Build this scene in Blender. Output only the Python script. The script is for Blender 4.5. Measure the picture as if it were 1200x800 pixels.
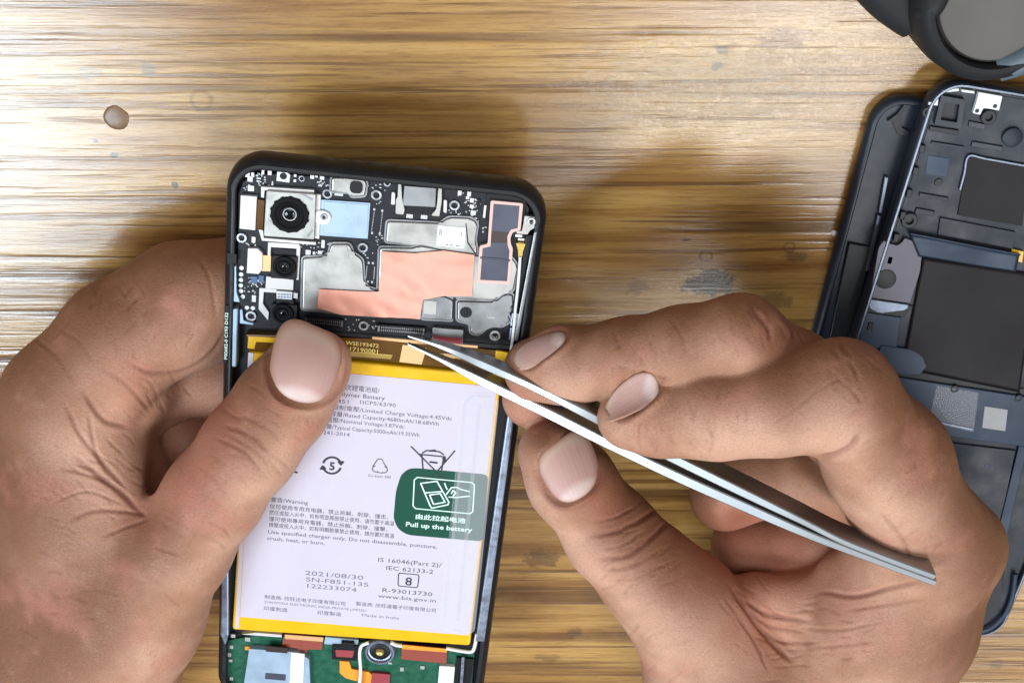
import bpy, bmesh, math, random
import numpy as np
from mathutils import Vector, Matrix

S = 0.001                                   # the script is written in millimetres
scene = bpy.context.scene
COL = scene.collection
for o in list(bpy.data.objects):
    bpy.data.objects.remove(o)

# ---------------------------------------------------------------- camera
TILT = math.radians(28); FPX = 1632.0; ZB = 35.0; DIST = 355.0
sT, cT = math.sin(TILT), math.cos(TILT)
CAM = np.array([0.0, DIST * sT, ZB + DIST * cT])
cam_d = bpy.data.cameras.new('camera'); cam = bpy.data.objects.new('camera', cam_d); COL.objects.link(cam)
cam.location = Vector(CAM * S); cam.rotation_euler = (-TILT, 0, 0)
cam_d.sensor_width = 36; cam_d.lens = FPX / 1200 * 36
cam_d.clip_start = 0.01; cam_d.clip_end = 50
scene.camera = cam

# ---------------------------------------------------------------- light (indoor bench: window side, key and ceiling lamps, plus an added fill lamp)
world = bpy.data.worlds.new('World'); scene.world = world; world.use_nodes = True
bg = world.node_tree.nodes['Background']; bg.inputs[0].default_value = (0.86, 0.93, 1.0, 1); bg.inputs[1].default_value = 0.36

def lamp(name, loc, target, sx, sy, power, col):
    d = bpy.data.lights.new(name, 'AREA'); d.shape = 'RECTANGLE'; d.size = sx * S; d.size_y = sy * S
    d.energy = power; d.color = col
    o = bpy.data.objects.new(name, d); COL.objects.link(o)
    o.location = Vector(loc) * S
    o.rotation_euler = (Vector(target) - Vector(loc)).to_track_quat('-Z', 'Y').to_euler()
    return o
lamp('window_lamp', (-600, -310, 1000), (-40, 0, 0), 330, 400, 12.8, (0.76, 0.90, 1.0))
lamp('key_lamp', (430, -640, 1000), (0, 0, 0), 560, 480, 5.0, (0.97, 0.98, 1.0))
lamp('fill_lamp', (-40, 330, 1050), (0, 0, 0), 620, 420, 4.0, (1.0, 0.98, 0.95))  # unseen lamp, added as weak overhead fill
lamp('ceiling_lamp', (300, -285, 1200), (60, 30, 0), 420, 130, 5.0, (0.95, 0.98, 1.0))
scene.view_settings.view_transform = 'Standard'; scene.view_settings.look = 'None'
scene.view_settings.exposure = -0.24; scene.view_settings.gamma = 1.0
scene.cycles.use_denoising = True; scene.cycles.caustics_reflective = False; scene.cycles.caustics_refractive = False

# ---------------------------------------------------------------- helpers
def W(px, py, z):
    """point of the place (mm) seen at photo pixel (px, py) at height z over the table"""
    d = np.array([(px - 600) / FPX, -sT - (py - 400) / FPX * cT, -cT + (py - 400) / FPX * sT])
    return CAM + d * ((z - CAM[2]) / d[2])
def proj(P):
    """photo pixels of points (n,3)"""
    q = np.asarray(P, float) - CAM
    dep = -q[:, 1] * sT - q[:, 2] * cT
    return np.stack([600 + FPX * q[:, 0] / dep, 400 - FPX * (q[:, 1] * cT - q[:, 2] * sT) / dep], 1)

def tag(o, label, cat=None, group=None, kind=None):
    if label: o['label'] = label
    if cat: o['category'] = cat
    if group: o['group'] = group
    if kind: o['kind'] = kind
    return o
def empty(name, loc, rz=0.0):
    o = bpy.data.objects.new(name, None); o.empty_display_size = 0.01; COL.objects.link(o)
    o.location = Vector(loc) * S; o.rotation_euler = (0, 0, rz)
    return o
def link(name, me, mat, parent=None, smooth=False):
    o = bpy.data.objects.new(name, me); COL.objects.link(o)
    if mat is not None and not me.materials: me.materials.append(mat)
    if parent is not None: o.parent = parent
    if smooth:
        me.polygons.foreach_set('use_smooth', np.ones(len(me.polygons), bool))
    return o
def bm_obj(name, bm, mat, parent=None, smooth=None):
    """bmesh in mm -> object in m; smooth = angle in degrees for auto smooth"""
    bmesh.ops.scale(bm, vec=(S, S, S), verts=bm.verts)
    if smooth is not None:
        for f in bm.faces: f.smooth = True
        a = math.radians(smooth)
        for e in bm.edges:
            if len(e.link_faces) == 2 and e.calc_face_angle(0) > a: e.smooth = False
    me = bpy.data.meshes.new(name); bm.to_mesh(me); bm.free()
    return link(name, me, mat, parent)
def area2(pts):
    return sum(pts[i][0] * pts[(i + 1) % len(pts)][1] - pts[(i + 1) % len(pts)][0] * pts[i][1] for i in range(len(pts)))
def prism_bm(pts, z0, z1, bevel=0.0, seg=2, bm=None):
    bm = bm or bmesh.new()
    if area2(pts) < 0: pts = pts[::-1]
    n = len(pts)
    lo = [bm.verts.new((p[0], p[1], z0)) for p in pts]; hi = [bm.verts.new((p[0], p[1], z1)) for p in pts]
    bm.faces.new(lo[::-1]); top = bm.faces.new(hi)
    for i in range(n): bm.faces.new((lo[i], lo[(i + 1) % n], hi[(i + 1) % n], hi[i]))
    if bevel:
        bmesh.ops.bevel(bm, geom=list(top.edges), offset=bevel, segments=seg, profile=0.5, affect='EDGES', clamp_overlap=True)
    return bm
def prism(name, pts, z0, z1, mat, parent=None, bevel=0.0, seg=2):
    return bm_obj(name, prism_bm(pts, z0, z1, bevel, seg), mat, parent, None)
def rr(cx, cy, w, h, r=0.0, ang=0.0, n=4):
    pts = []
    if r <= 0: base = [(-w/2, -h/2), (w/2, -h/2), (w/2, h/2), (-w/2, h/2)]
    else:
        r = min(r, w/2 - 1e-3, h/2 - 1e-3); base = []
        for sx, sy, a0 in ((1, -1, -90), (1, 1, 0), (-1, 1, 90), (-1, -1, 180)):
            for k in range(n + 1):
                a = math.radians(a0 + 90 * k / n)
                base.append((sx * (w/2 - r) + r * math.cos(a), sy * (h/2 - r) + r * math.sin(a)))
    c, s = math.cos(ang), math.sin(ang)
    return [(cx + x * c - y * s, cy + x * s + y * c) for x, y in base]
def round_poly(pts, r, n=3):
    """round the corners of a polygon"""
    out = []; m = len(pts)
    for i in range(m):
        p = np.array(pts[i], float); a = np.array(pts[i - 1], float); b = np.array(pts[(i + 1) % m], float)
        ua = (a - p); la = np.linalg.norm(ua); ub = (b - p); lb = np.linalg.norm(ub)
        d = min(r, la * 0.45, lb * 0.45); A = p + ua / la * d; B = p + ub / lb * d
        for k in range(n + 1):
            t = k / n; out.append(tuple((1 - t) ** 2 * A + 2 * t * (1 - t) * p + t * t * B))
    return out
def offset_poly(pts, d):
    """inset (d>0) a polygon"""
    if area2(pts) < 0: pts = pts[::-1]
    out = []; m = len(pts)
    for i in range(m):
        p = np.array(pts[i]); a = np.array(pts[i - 1]); b = np.array(pts[(i + 1) % m])
        e1 = (p - a) / (np.linalg.norm(p - a) + 1e-9); e2 = (b - p) / (np.linalg.norm(b - p) + 1e-9)
        n1 = np.array([-e1[1], e1[0]]); n2 = np.array([-e2[1], e2[0]]); nn = n1 + n2; L = np.dot(nn, nn)
        nn = nn * (2 / max(L, 0.6)) if L > 1e-6 else n1
        out.append(tuple(p + nn * d * 1.0))
    return out
def ring_bm(outer, inner, z0, z1, bm=None):
    """wall between two outlines with the same point count"""
    bm = bm or bmesh.new()
    n = len(outer)
    A = [bm.verts.new((*p, z0)) for p in outer]; B = [bm.verts.new((*p, z1)) for p in outer]
    C = [bm.verts.new((*p, z1)) for p in inner]; D = [bm.verts.new((*p, z0)) for p in inner]
    for i in range(n):
        j = (i + 1) % n
        bm.faces.new((A[i], A[j], B[j], B[i])); bm.faces.new((B[i], B[j], C[j], C[i]))
        bm.faces.new((C[i], C[j], D[j], D[i])); bm.faces.new((D[i], D[j], A[j], A[i]))
    return bm
def lathe_bm(cx, cy, prof, n=24, bm=None):
    """prof: list of (radius, z); r=0 closes"""
    bm = bm or bmesh.new(); rows = []
    for r, z in prof:
        if r <= 1e-6: rows.append([bm.verts.new((cx, cy, z))])
        else: rows.append([bm.verts.new((cx + r * math.cos(2 * math.pi * k / n), cy + r * math.sin(2 * math.pi * k / n), z)) for k in range(n)])
    for a, b in zip(rows, rows[1:]):
        for k in range(n):
            j = (k + 1) % n
            if len(a) == 1 and len(b) == 1: continue
            if len(a) == 1: bm.faces.new((a[0], b[j], b[k]))
            elif len(b) == 1: bm.faces.new((a[k], a[j], b[0]))
            else: bm.faces.new((a[k], a[j], b[j], b[k]))
    bmesh.ops.recalc_face_normals(bm, faces=bm.faces)
    return bm
def tube_bm(pts, r, n=8, bm=None, flat=1.0):
    """tube along 3d points; r number or list"""
    bm = bm or bmesh.new(); P = [Vector(p) for p in pts]; rings = []
    rs = r if isinstance(r, (list, tuple)) else [r] * len(P)
    up = Vector((0, 0, 1))
    for i, p in enumerate(P):
        t = (P[min(i + 1, len(P) - 1)] - P[max(i - 1, 0)]).normalized()
        a = t.cross(up)
        if a.length < 1e-4: a = Vector((1, 0, 0))
        a.normalize(); b = a.cross(t).normalized()
        rings.append([bm.verts.new(p + a * math.cos(2 * math.pi * k / n) * rs[i] + b * math.sin(2 * math.pi * k / n) * rs[i] * flat) for k in range(n)])
    for A, B in zip(rings, rings[1:]):
        for k in range(n): bm.faces.new((A[k], A[(k + 1) % n], B[(k + 1) % n], B[k]))
    bm.faces.new(rings[0][::-1]); bm.faces.new(rings[-1])
    bmesh.ops.recalc_face_normals(bm, faces=bm.faces)
    return bm
def smooth_path(pts, n=6):
    """Catmull-Rom through points"""
    P = [np.array(p, float) for p in pts]; P = [2 * P[0] - P[1]] + P + [2 * P[-1] - P[-2]]; out = []
    for i in range(1, len(P) - 2):
        for k in range(n):
            t = k / n
            out.append(0.5 * ((2 * P[i]) + (-P[i-1] + P[i+1]) * t + (2*P[i-1] - 5*P[i] + 4*P[i+1] - P[i+2]) * t*t + (-P[i-1] + 3*P[i] - 3*P[i+1] + P[i+2]) * t**3))
    out.append(P[-2]); return out

# ---------------------------------------------------------------- materials
def srgb(r, g, b):
    f = lambda c: (c / 255 / 12.92) if c <= 10 else ((c / 255 + 0.055) / 1.055) ** 2.4
    return (f(r), f(g), f(b), 1)
def mat(name, col, rough=0.5, metal=0.0, spec=0.5, noise=0.0, nscale=400, bump=0.0, bscale=900, coat=0.0, alpha=1.0, trans=0.0, aniso=0.0, rvar=0.0, bdist=0.0003):
    m = bpy.data.materials.new(name); m.use_nodes = True; nt = m.node_tree; p = nt.nodes['Principled BSDF']
    col = col if len(col) == 4 else (*col, 1)
    p.inputs['Base Color'].default_value = col; p.inputs['Roughness'].default_value = rough
    p.inputs['Metallic'].default_value = metal; p.inputs['Specular IOR Level'].default_value = spec
    p.inputs['Coat Weight'].default_value = coat; p.inputs['Coat Roughness'].default_value = 0.12
    p.inputs['Alpha'].default_value = alpha; p.inputs['Transmission Weight'].default_value = trans
    tc = nt.nodes.new('ShaderNodeTexCoord')
    if noise or rvar:
        n = nt.nodes.new('ShaderNodeTexNoise'); n.inputs['Scale'].default_value = nscale; n.inputs['Detail'].default_value = 5
        nt.links.new(tc.outputs['Object'], n.inputs['Vector'])
        if noise:
            mx = nt.nodes.new('ShaderNodeMix'); mx.data_type = 'RGBA'
            mx.inputs[6].default_value = tuple(c * (1 - noise) for c in col[:3]) + (1,); mx.inputs[7].default_value = tuple(min(1, c * (1 + noise)) for c in col[:3]) + (1,)
            nt.links.new(n.outputs['Fac'], mx.inputs[0]); nt.links.new(mx.outputs[2], p.inputs['Base Color'])
        if rvar:
            mr = nt.nodes.new('ShaderNodeMapRange'); mr.inputs[3].default_value = max(0.03, rough - rvar); mr.inputs[4].default_value = rough + rvar
            mr.inputs[1].default_value = 0.3; mr.inputs[2].default_value = 0.7
            nt.links.new(n.outputs['Fac'], mr.inputs[0]); nt.links.new(mr.outputs[0], p.inputs['Roughness'])
    if bump:
        n2 = nt.nodes.new('ShaderNodeTexNoise'); n2.inputs['Scale'].default_value = bscale; n2.inputs['Detail'].default_value = 3
        nt.links.new(tc.outputs['Object'], n2.inputs['Vector'])
        b = nt.nodes.new('ShaderNodeBump'); b.inputs['Strength'].default_value = bump; b.inputs['Distance'].default_value = bdist
        nt.links.new(n2.outputs['Fac'], b.inputs['Height']); nt.links.new(b.outputs[0], p.inputs['Normal'])
    return m
# ---------------------------------------------------------------- table
def table_material():
    m = bpy.data.materials.new('varnished_wood'); m.use_nodes = True; nt = m.node_tree; N = nt.nodes; L = nt.links
    p = N['Principled BSDF']; tc = N.new('ShaderNodeTexCoord')
    def mapping(sx, sy, rz=math.radians(-1.2), off=(0, 0, 0)):
        a = N.new('ShaderNodeMapping'); a.inputs['Scale'].default_value = (sx, sy, 1); a.inputs['Rotation'].default_value = (0, 0, rz); a.inputs['Location'].default_value = off
        L.new(tc.outputs['Object'], a.inputs['Vector']); return a.outputs[0]
    def noise(vec, scale=1.0, detail=4, rough=0.5, dist=0.0):
        n = N.new('ShaderNodeTexNoise'); n.inputs['Scale'].default_value = scale; n.inputs['Detail'].default_value = detail
        n.inputs['Roughness'].default_value = rough; n.inputs['Distortion'].default_value = dist; L.new(vec, n.inputs['Vector']); return n.outputs['Fac']
    def mth(op, a, b=None, clamp=False):
        n = N.new('ShaderNodeMath'); n.operation = op; n.use_clamp = clamp
        for i, v in enumerate((a, b)):
            if v is None: continue
            if isinstance(v, (int, float)): n.inputs[i].default_value = v
            else: L.new(v, n.inputs[i])
        return n.outputs[0]
    def rng(v, a, b, c=0.0, d=1.0):
        n = N.new('ShaderNodeMapRange'); n.interpolation_type = 'SMOOTHSTEP'
        for i, x in enumerate((a, b, c, d)): n.inputs[i + 1].default_value = x
        L.new(v, n.inputs[0]); return n.outputs[0]
    def mix(f, a, b, typ='MIX'):
        n = N.new('ShaderNodeMix'); n.data_type = 'RGBA'; n.blend_type = typ
        if isinstance(f, (int, float)): n.inputs[0].default_value = f
        else: L.new(f, n.inputs[0])
        for i, v in ((6, a), (7, b)):
            if isinstance(v, tuple): n.inputs[i].default_value = v
            else: L.new(v, n.inputs[i])
        return n.outputs[2]
    big = noise(mapping(5.0, 70), 1, 3, 0.5, 0.4)             # broad bands across the grain
    band = noise(mapping(11.0, 230, off=(3, 7, 0)), 1, 4, 0.55, 0.5)
    fine = noise(mapping(75, 1300, off=(1, 2, 0)), 1, 6, 0.7, 0.15)
    pores = noise(mapping(160, 3000), 1, 4, 0.7)
    blot = noise(mapping(22, 30), 1, 5, 0.6)
    # dark growth streaks: long thin lenses along the grain
    line = rng(noise(mapping(3.2, 150, off=(5, 1, 0)), 1, 3, 0.6, 0.08), 0.455, 0.35)
    line2 = rng(noise(mapping(10, 430, off=(2, 9, 0)), 1, 3, 0.6, 0.06), 0.46, 0.36)
    patch = rng(noise(mapping(14, 40, off=(8, 3, 0)), 1, 3, 0.5), 0.36, 0.60)
    line = mth('MULTIPLY', line, mth('ADD', 0.45, mth('MULTIPLY', patch, 0.55)))
    c = mix(rng(big, 0.32, 0.66), srgb(147, 104, 53), srgb(182, 139, 75))
    c = mix(mth('MULTIPLY', rng(band, 0.42, 0.66), 0.55), c, srgb(198, 157, 94))
    c = mix(mth('MULTIPLY', rng(band, 0.5, 0.3), 0.55), c, srgb(124, 80, 38))
    c = mix(mth('MULTIPLY', rng(fine, 0.50, 0.36), 0.36), c, srgb(104, 64, 30))
    c = mix(mth('MULTIPLY', line, 0.74), c, srgb(74, 41, 22))
    c = mix(mth('MULTIPLY', line2, 0.62), c, srgb(84, 50, 28))
    c = mix(mth('MULTIPLY', rng(pores, 0.46, 0.32), 0.4), c, srgb(80, 48, 24))
    c = mix(mth('MULTIPLY', rng(blot, 0.56, 0.74), 0.25), c, srgb(196, 158, 96))
    # stains and burn marks with shapes of their own
    sep = N.new('ShaderNodeSeparateXYZ'); L.new(tc.outputs['Object'], sep.inputs[0])
    wob = noise(mapping(240, 300), 1, 5, 0.7)
    wob2 = noise(mapping(900, 1100), 1, 3, 0.7)
    def spot(px, py, rx, ry, edge=0.45, ring=False):
        w = W(px, py, 0) * S
        dx = mth('DIVIDE', mth('SUBTRACT', sep.outputs[0], float(w[0])), rx * S)
        dy = mth('DIVIDE', mth('SUBTRACT', sep.outputs[1], float(w[1])), ry * S)
        d = mth('SQRT', mth('ADD', mth('MULTIPLY', dx, dx), mth('MULTIPLY', dy, dy)))
        d = mth('ADD', d, mth('MULTIPLY', mth('SUBTRACT', wob, 0.5), 2.4 if not ring else 0.3))
        if ring: return rng(mth('ABSOLUTE', mth('SUBTRACT', d, 1.0)), 0.05, 0.35, 1.0, 0.0)
        return rng(d, 1.0 - edge, 1.0, 1.0, 0.0)
    for px, py, rx, ry, k, col in ((830, 332, 8.5, 5.0, .9, (62, 50, 36)), (748, 336, 3.4, 3.6, .5, (104, 76, 50)), (905, 352, 6, 3, .5, (92, 72, 50)),
                                   (634, 655, 6, 4.2, .62, (92, 66, 40)), (672, 742, 3.0, 2.6, .6, (84, 58, 40)), (640, 770, 5, 2.2, .4, (90, 62, 38)),
                                   (936, 300, 4.5, 1.8, .6, (88, 66, 44)), (920, 45, 8, 3.6, .55, (120, 84, 54)), (845, 58, 2.2, 1.4, .7, (70, 55, 40)),
                                   (841, 78, 1.8, 1.2, .7, (60, 50, 40)), (75, 92, 8, 2.0, .5, (128, 122, 100)), (174, 82, 2, 2.6, .6, (110, 100, 80)),
                                   (100, 84, 5, 1.6, .5, (128, 122, 100)), (205, 218, 1.0, 1.6, .8, (70, 56, 38)), (112, 165, .9, .8, .8, (80, 64, 44)), (134, 182, 1.3, .8, .8, (80, 64, 44)),
                                   (804, 281, 1.8, .8, .7, (84, 60, 38)), (975, 788, 5, 3, .55, (80, 56, 36)), (1168, 778, 3, 2.4, .5, (90, 62, 36)), (700, 505, 8, 3, .4, (96, 64, 34))):
        c = mix(mth('MULTIPLY', spot(px, py, rx, ry), k), c, srgb(*col))
    for px, py, r, k in ((827, 300, 1.6, .65), (236, 118, 2.6, .35), (925, 290, 1.4, .5)):
        c = mix(mth('MULTIPLY', spot(px, py, r, r, ring=True), k), c, srgb(84, 64, 42))
    # varnish wear, rubbed matt, with whitening lamp glare painted into the colour, upper right
    worn_glare = mth('MULTIPLY', spot(862, 95, 50, 17, 1.0), rng(noise(mapping(150, 520), 1, 6, 0.8), 0.20, 0.80))
    c = mix(mth('MULTIPLY', worn_glare, 0.5), c, srgb(200, 196, 180))
    # light scratches across the grain
    L.new(c, p.inputs['Base Color'])
    rr_ = mth('ADD', rng(blot, 0.3, 0.7, 0.30, 0.40), mth('MULTIPLY', line, 0.12))
    L.new(rr_, p.inputs['Roughness'])
    p.inputs['Specular IOR Level'].default_value = 0.12
    p.inputs['Coat Weight'].default_value = 1.0; p.inputs['Coat IOR'].default_value = 1.52
    L.new(mth('ADD', rng(wob2, 0.3, 0.7, 0.12, 0.20), mth('MULTIPLY', worn_glare, 0.12)), p.inputs['Coat Roughness'])
    h = mth('ADD', mth('MULTIPLY', fine, 0.5), mth('MULTIPLY', line, -0.9))
    h = mth('ADD', h, mth('MULTIPLY', line2, -0.35))
    h = mth('ADD', h, mth('MULTIPLY', band, 0.5))
    h = mth('ADD', h, mth('MULTIPLY', worn_glare, mth('MULTIPLY', wob2, 1.0)))
    b = N.new('ShaderNodeBump'); b.inputs['Strength'].default_value = 0.35; b.inputs['Distance'].default_value = 0.0005
    L.new(h, b.inputs['Height']); L.new(b.outputs[0], p.inputs['Normal']); 
    b2 = N.new('ShaderNodeBump'); b2.inputs['Strength'].default_value = 0.22; b2.inputs['Distance'].default_value = 0.0004
    L.new(h, b2.inputs['Height']); L.new(b2.outputs[0], p.inputs['Coat Normal'])
    return m
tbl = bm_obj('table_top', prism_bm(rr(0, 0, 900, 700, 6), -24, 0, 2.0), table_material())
tag(tbl, 'varnished golden brown wooden table top with dark horizontal grain', 'table', kind='structure')
# ---------------------------------------------------------------- hands: implicit surface, meshed with surface nets
class Field:
    def __init__(s, lo, hi, h):
        s.lo = np.array(lo, np.float32); s.h = h
        s.n = np.ceil((np.array(hi) - s.lo) / h).astype(int) + 1
        s.ax = [s.lo[i] + h * np.arange(s.n[i], dtype=np.float32) for i in range(3)]
    def new(s): return np.full(s.n, 60.0, np.float32)
    def block(s, lo, hi, m):
        i0 = np.clip(np.floor((np.array(lo) - m - s.lo) / s.h).astype(int), 0, s.n); i1 = np.clip(np.ceil((np.array(hi) + m - s.lo) / s.h).astype(int) + 1, 0, s.n)
        sl = tuple(slice(a, b) for a, b in zip(i0, i1))
        return sl, s.ax[0][sl[0]][:, None, None], s.ax[1][sl[1]][None, :, None], s.ax[2][sl[2]][None, None, :]
def smin(a, b, k):
    h = np.clip(k - np.abs(a - b), 0, None) / k
    return np.minimum(a, b) - h * h * k * 0.25
def add_cone(F, V, a, b, ra, rb, k, m=12.0):
    """round cone smoothly joined to field V"""
    a = np.array(a, np.float32); b = np.array(b, np.float32); R = max(ra, rb)
    sl, X, Y, Z = F.block(np.minimum(a, b) - R, np.maximum(a, b) + R, m)
    if any(x.start >= x.stop for x in sl): return
    ba = b - a; l2 = float(ba @ ba) + 1e-6
    t = np.clip(((X - a[0]) * ba[0] + (Y - a[1]) * ba[1] + (Z - a[2]) * ba[2]) / l2, 0, 1)
    d = np.sqrt((X - a[0] - t * ba[0]) ** 2 + (Y - a[1] - t * ba[1]) ** 2 + (Z - a[2] - t * ba[2]) ** 2) - (ra + (rb - ra) * t)
    V[sl] = smin(V[sl], d, k) if k > 0 else np.minimum(V[sl], d)
def add_ell(F, V, c, r, rotz, k, m=12.0, sub=False):
    c = np.array(c, np.float32); R = max(r)
    sl, X, Y, Z = F.block(c - R, c + R, m)
    if any(x.start >= x.stop for x in sl): return
    co, si = math.cos(rotz), math.sin(rotz)
    x = ((X - c[0]) * co + (Y - c[1]) * si) / r[0]; y = (-(X - c[0]) * si + (Y - c[1]) * co) / r[1]; z = (Z - c[2]) / r[2]
    q = np.sqrt(x * x + y * y + z * z); q2 = np.sqrt((x / r[0]) ** 2 + (y / r[1]) ** 2 + (z / r[2]) ** 2) + 1e-5
    d = q * (q - 1.0) / q2
    if sub: V[sl] = -smin(-V[sl], d, k)
    else: V[sl] = smin(V[sl], d, k)
def surface_nets(F, V):
    ins = V < 0
    n = np.array(V.shape)
    c = [ins[dx:n[0]-1+dx, dy:n[1]-1+dy, dz:n[2]-1+dz] for dx in (0, 1) for dy in (0, 1) for dz in (0, 1)]
    cnt = sum(x.astype(np.int8) for x in c)
    act = np.argwhere((cnt > 0) & (cnt < 8))
    idx = np.full(n - 1, -1, np.int64); idx[act[:, 0], act[:, 1], act[:, 2]] = np.arange(len(act))
    P = np.zeros((len(act), 3)); K = np.zeros(len(act))
    cor = [(dx, dy, dz) for dx in (0, 1) for dy in (0, 1) for dz in (0, 1)]
    vals = {q: V[act[:, 0]+q[0], act[:, 1]+q[1], act[:, 2]+q[2]] for q in cor}
    for q in cor:
        for ax in range(3):
            if q[ax]: continue
            r = list(q); r[ax] = 1; r = tuple(r)
            va, vb = vals[q], vals[r]; cr = (va < 0) != (vb < 0)
            t = va[cr] / (va[cr] - vb[cr]); pt = np.tile(np.array(q, float), (cr.sum(), 1)); pt[:, ax] += t
            P[cr] += pt; K[cr] += 1
    P = (act + P / K[:, None]) * F.h + F.lo
    quads = []
    for ax in range(3):
        a, b = (ax + 1) % 3, (ax + 2) % 3
        s0 = [slice(None)] * 3; s1 = [slice(None)] * 3; s0[ax] = slice(0, -1); s1[ax] = slice(1, None)
        i0 = ins[tuple(s0)]; i1 = ins[tuple(s1)]
        e = np.argwhere(i0 != i1); e = e[(e[:, a] > 0) & (e[:, b] > 0) & (e[:, a] < n[a] - 1) & (e[:, b] < n[b] - 1)]
        fl = i0[e[:, 0], e[:, 1], e[:, 2]]
        def at(da, db):
            q = e.copy(); q[:, a] -= da; q[:, b] -= db; return idx[q[:, 0], q[:, 1], q[:, 2]]
        Q = np.stack([at(1, 1), at(0, 1), at(0, 0), at(1, 0)], 1)
        Q[~fl] = Q[~fl][:, ::-1]; quads.append(Q)
    return P, np.concatenate(quads)
def sample(F, V, P):
    g = (P - F.lo) / F.h; g = np.clip(g, 0, np.array(V.shape) - 1.001); i = g.astype(int); f = g - i; r = 0
    for dx in (0, 1):
        for dy in (0, 1):
            for dz in (0, 1):
                w = (f[:, 0] if dx else 1 - f[:, 0]) * (f[:, 1] if dy else 1 - f[:, 1]) * (f[:, 2] if dz else 1 - f[:, 2])
                r = r + w * V[i[:, 0]+dx, i[:, 1]+dy, i[:, 2]+dz]
    return r
def grad(F, V, P, e=0.5):
    g = np.stack([sample(F, V, P + d) - sample(F, V, P - d) for d in np.eye(3) * e], 1)
    return g / (np.linalg.norm(g, axis=1, keepdims=True) + 1e-9)
def blur(V, n):
    for _ in range(n):
        for ax in range(3):
            a = np.swapaxes(V, 0, ax); b = a.copy(); b[1:-1] = 0.25 * a[:-2] + 0.5 * a[1:-1] + 0.25 * a[2:]; V = np.swapaxes(b, 0, ax)
    return V
def seg_dist(uv, a, b):
    a = np.array(a, float); b = np.array(b, float); d = b - a
    t = np.clip(((uv - a) @ d) / (d @ d + 1e-9), 0, 1)
    return np.linalg.norm(uv - a - t[:, None] * d, axis=1), t

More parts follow.
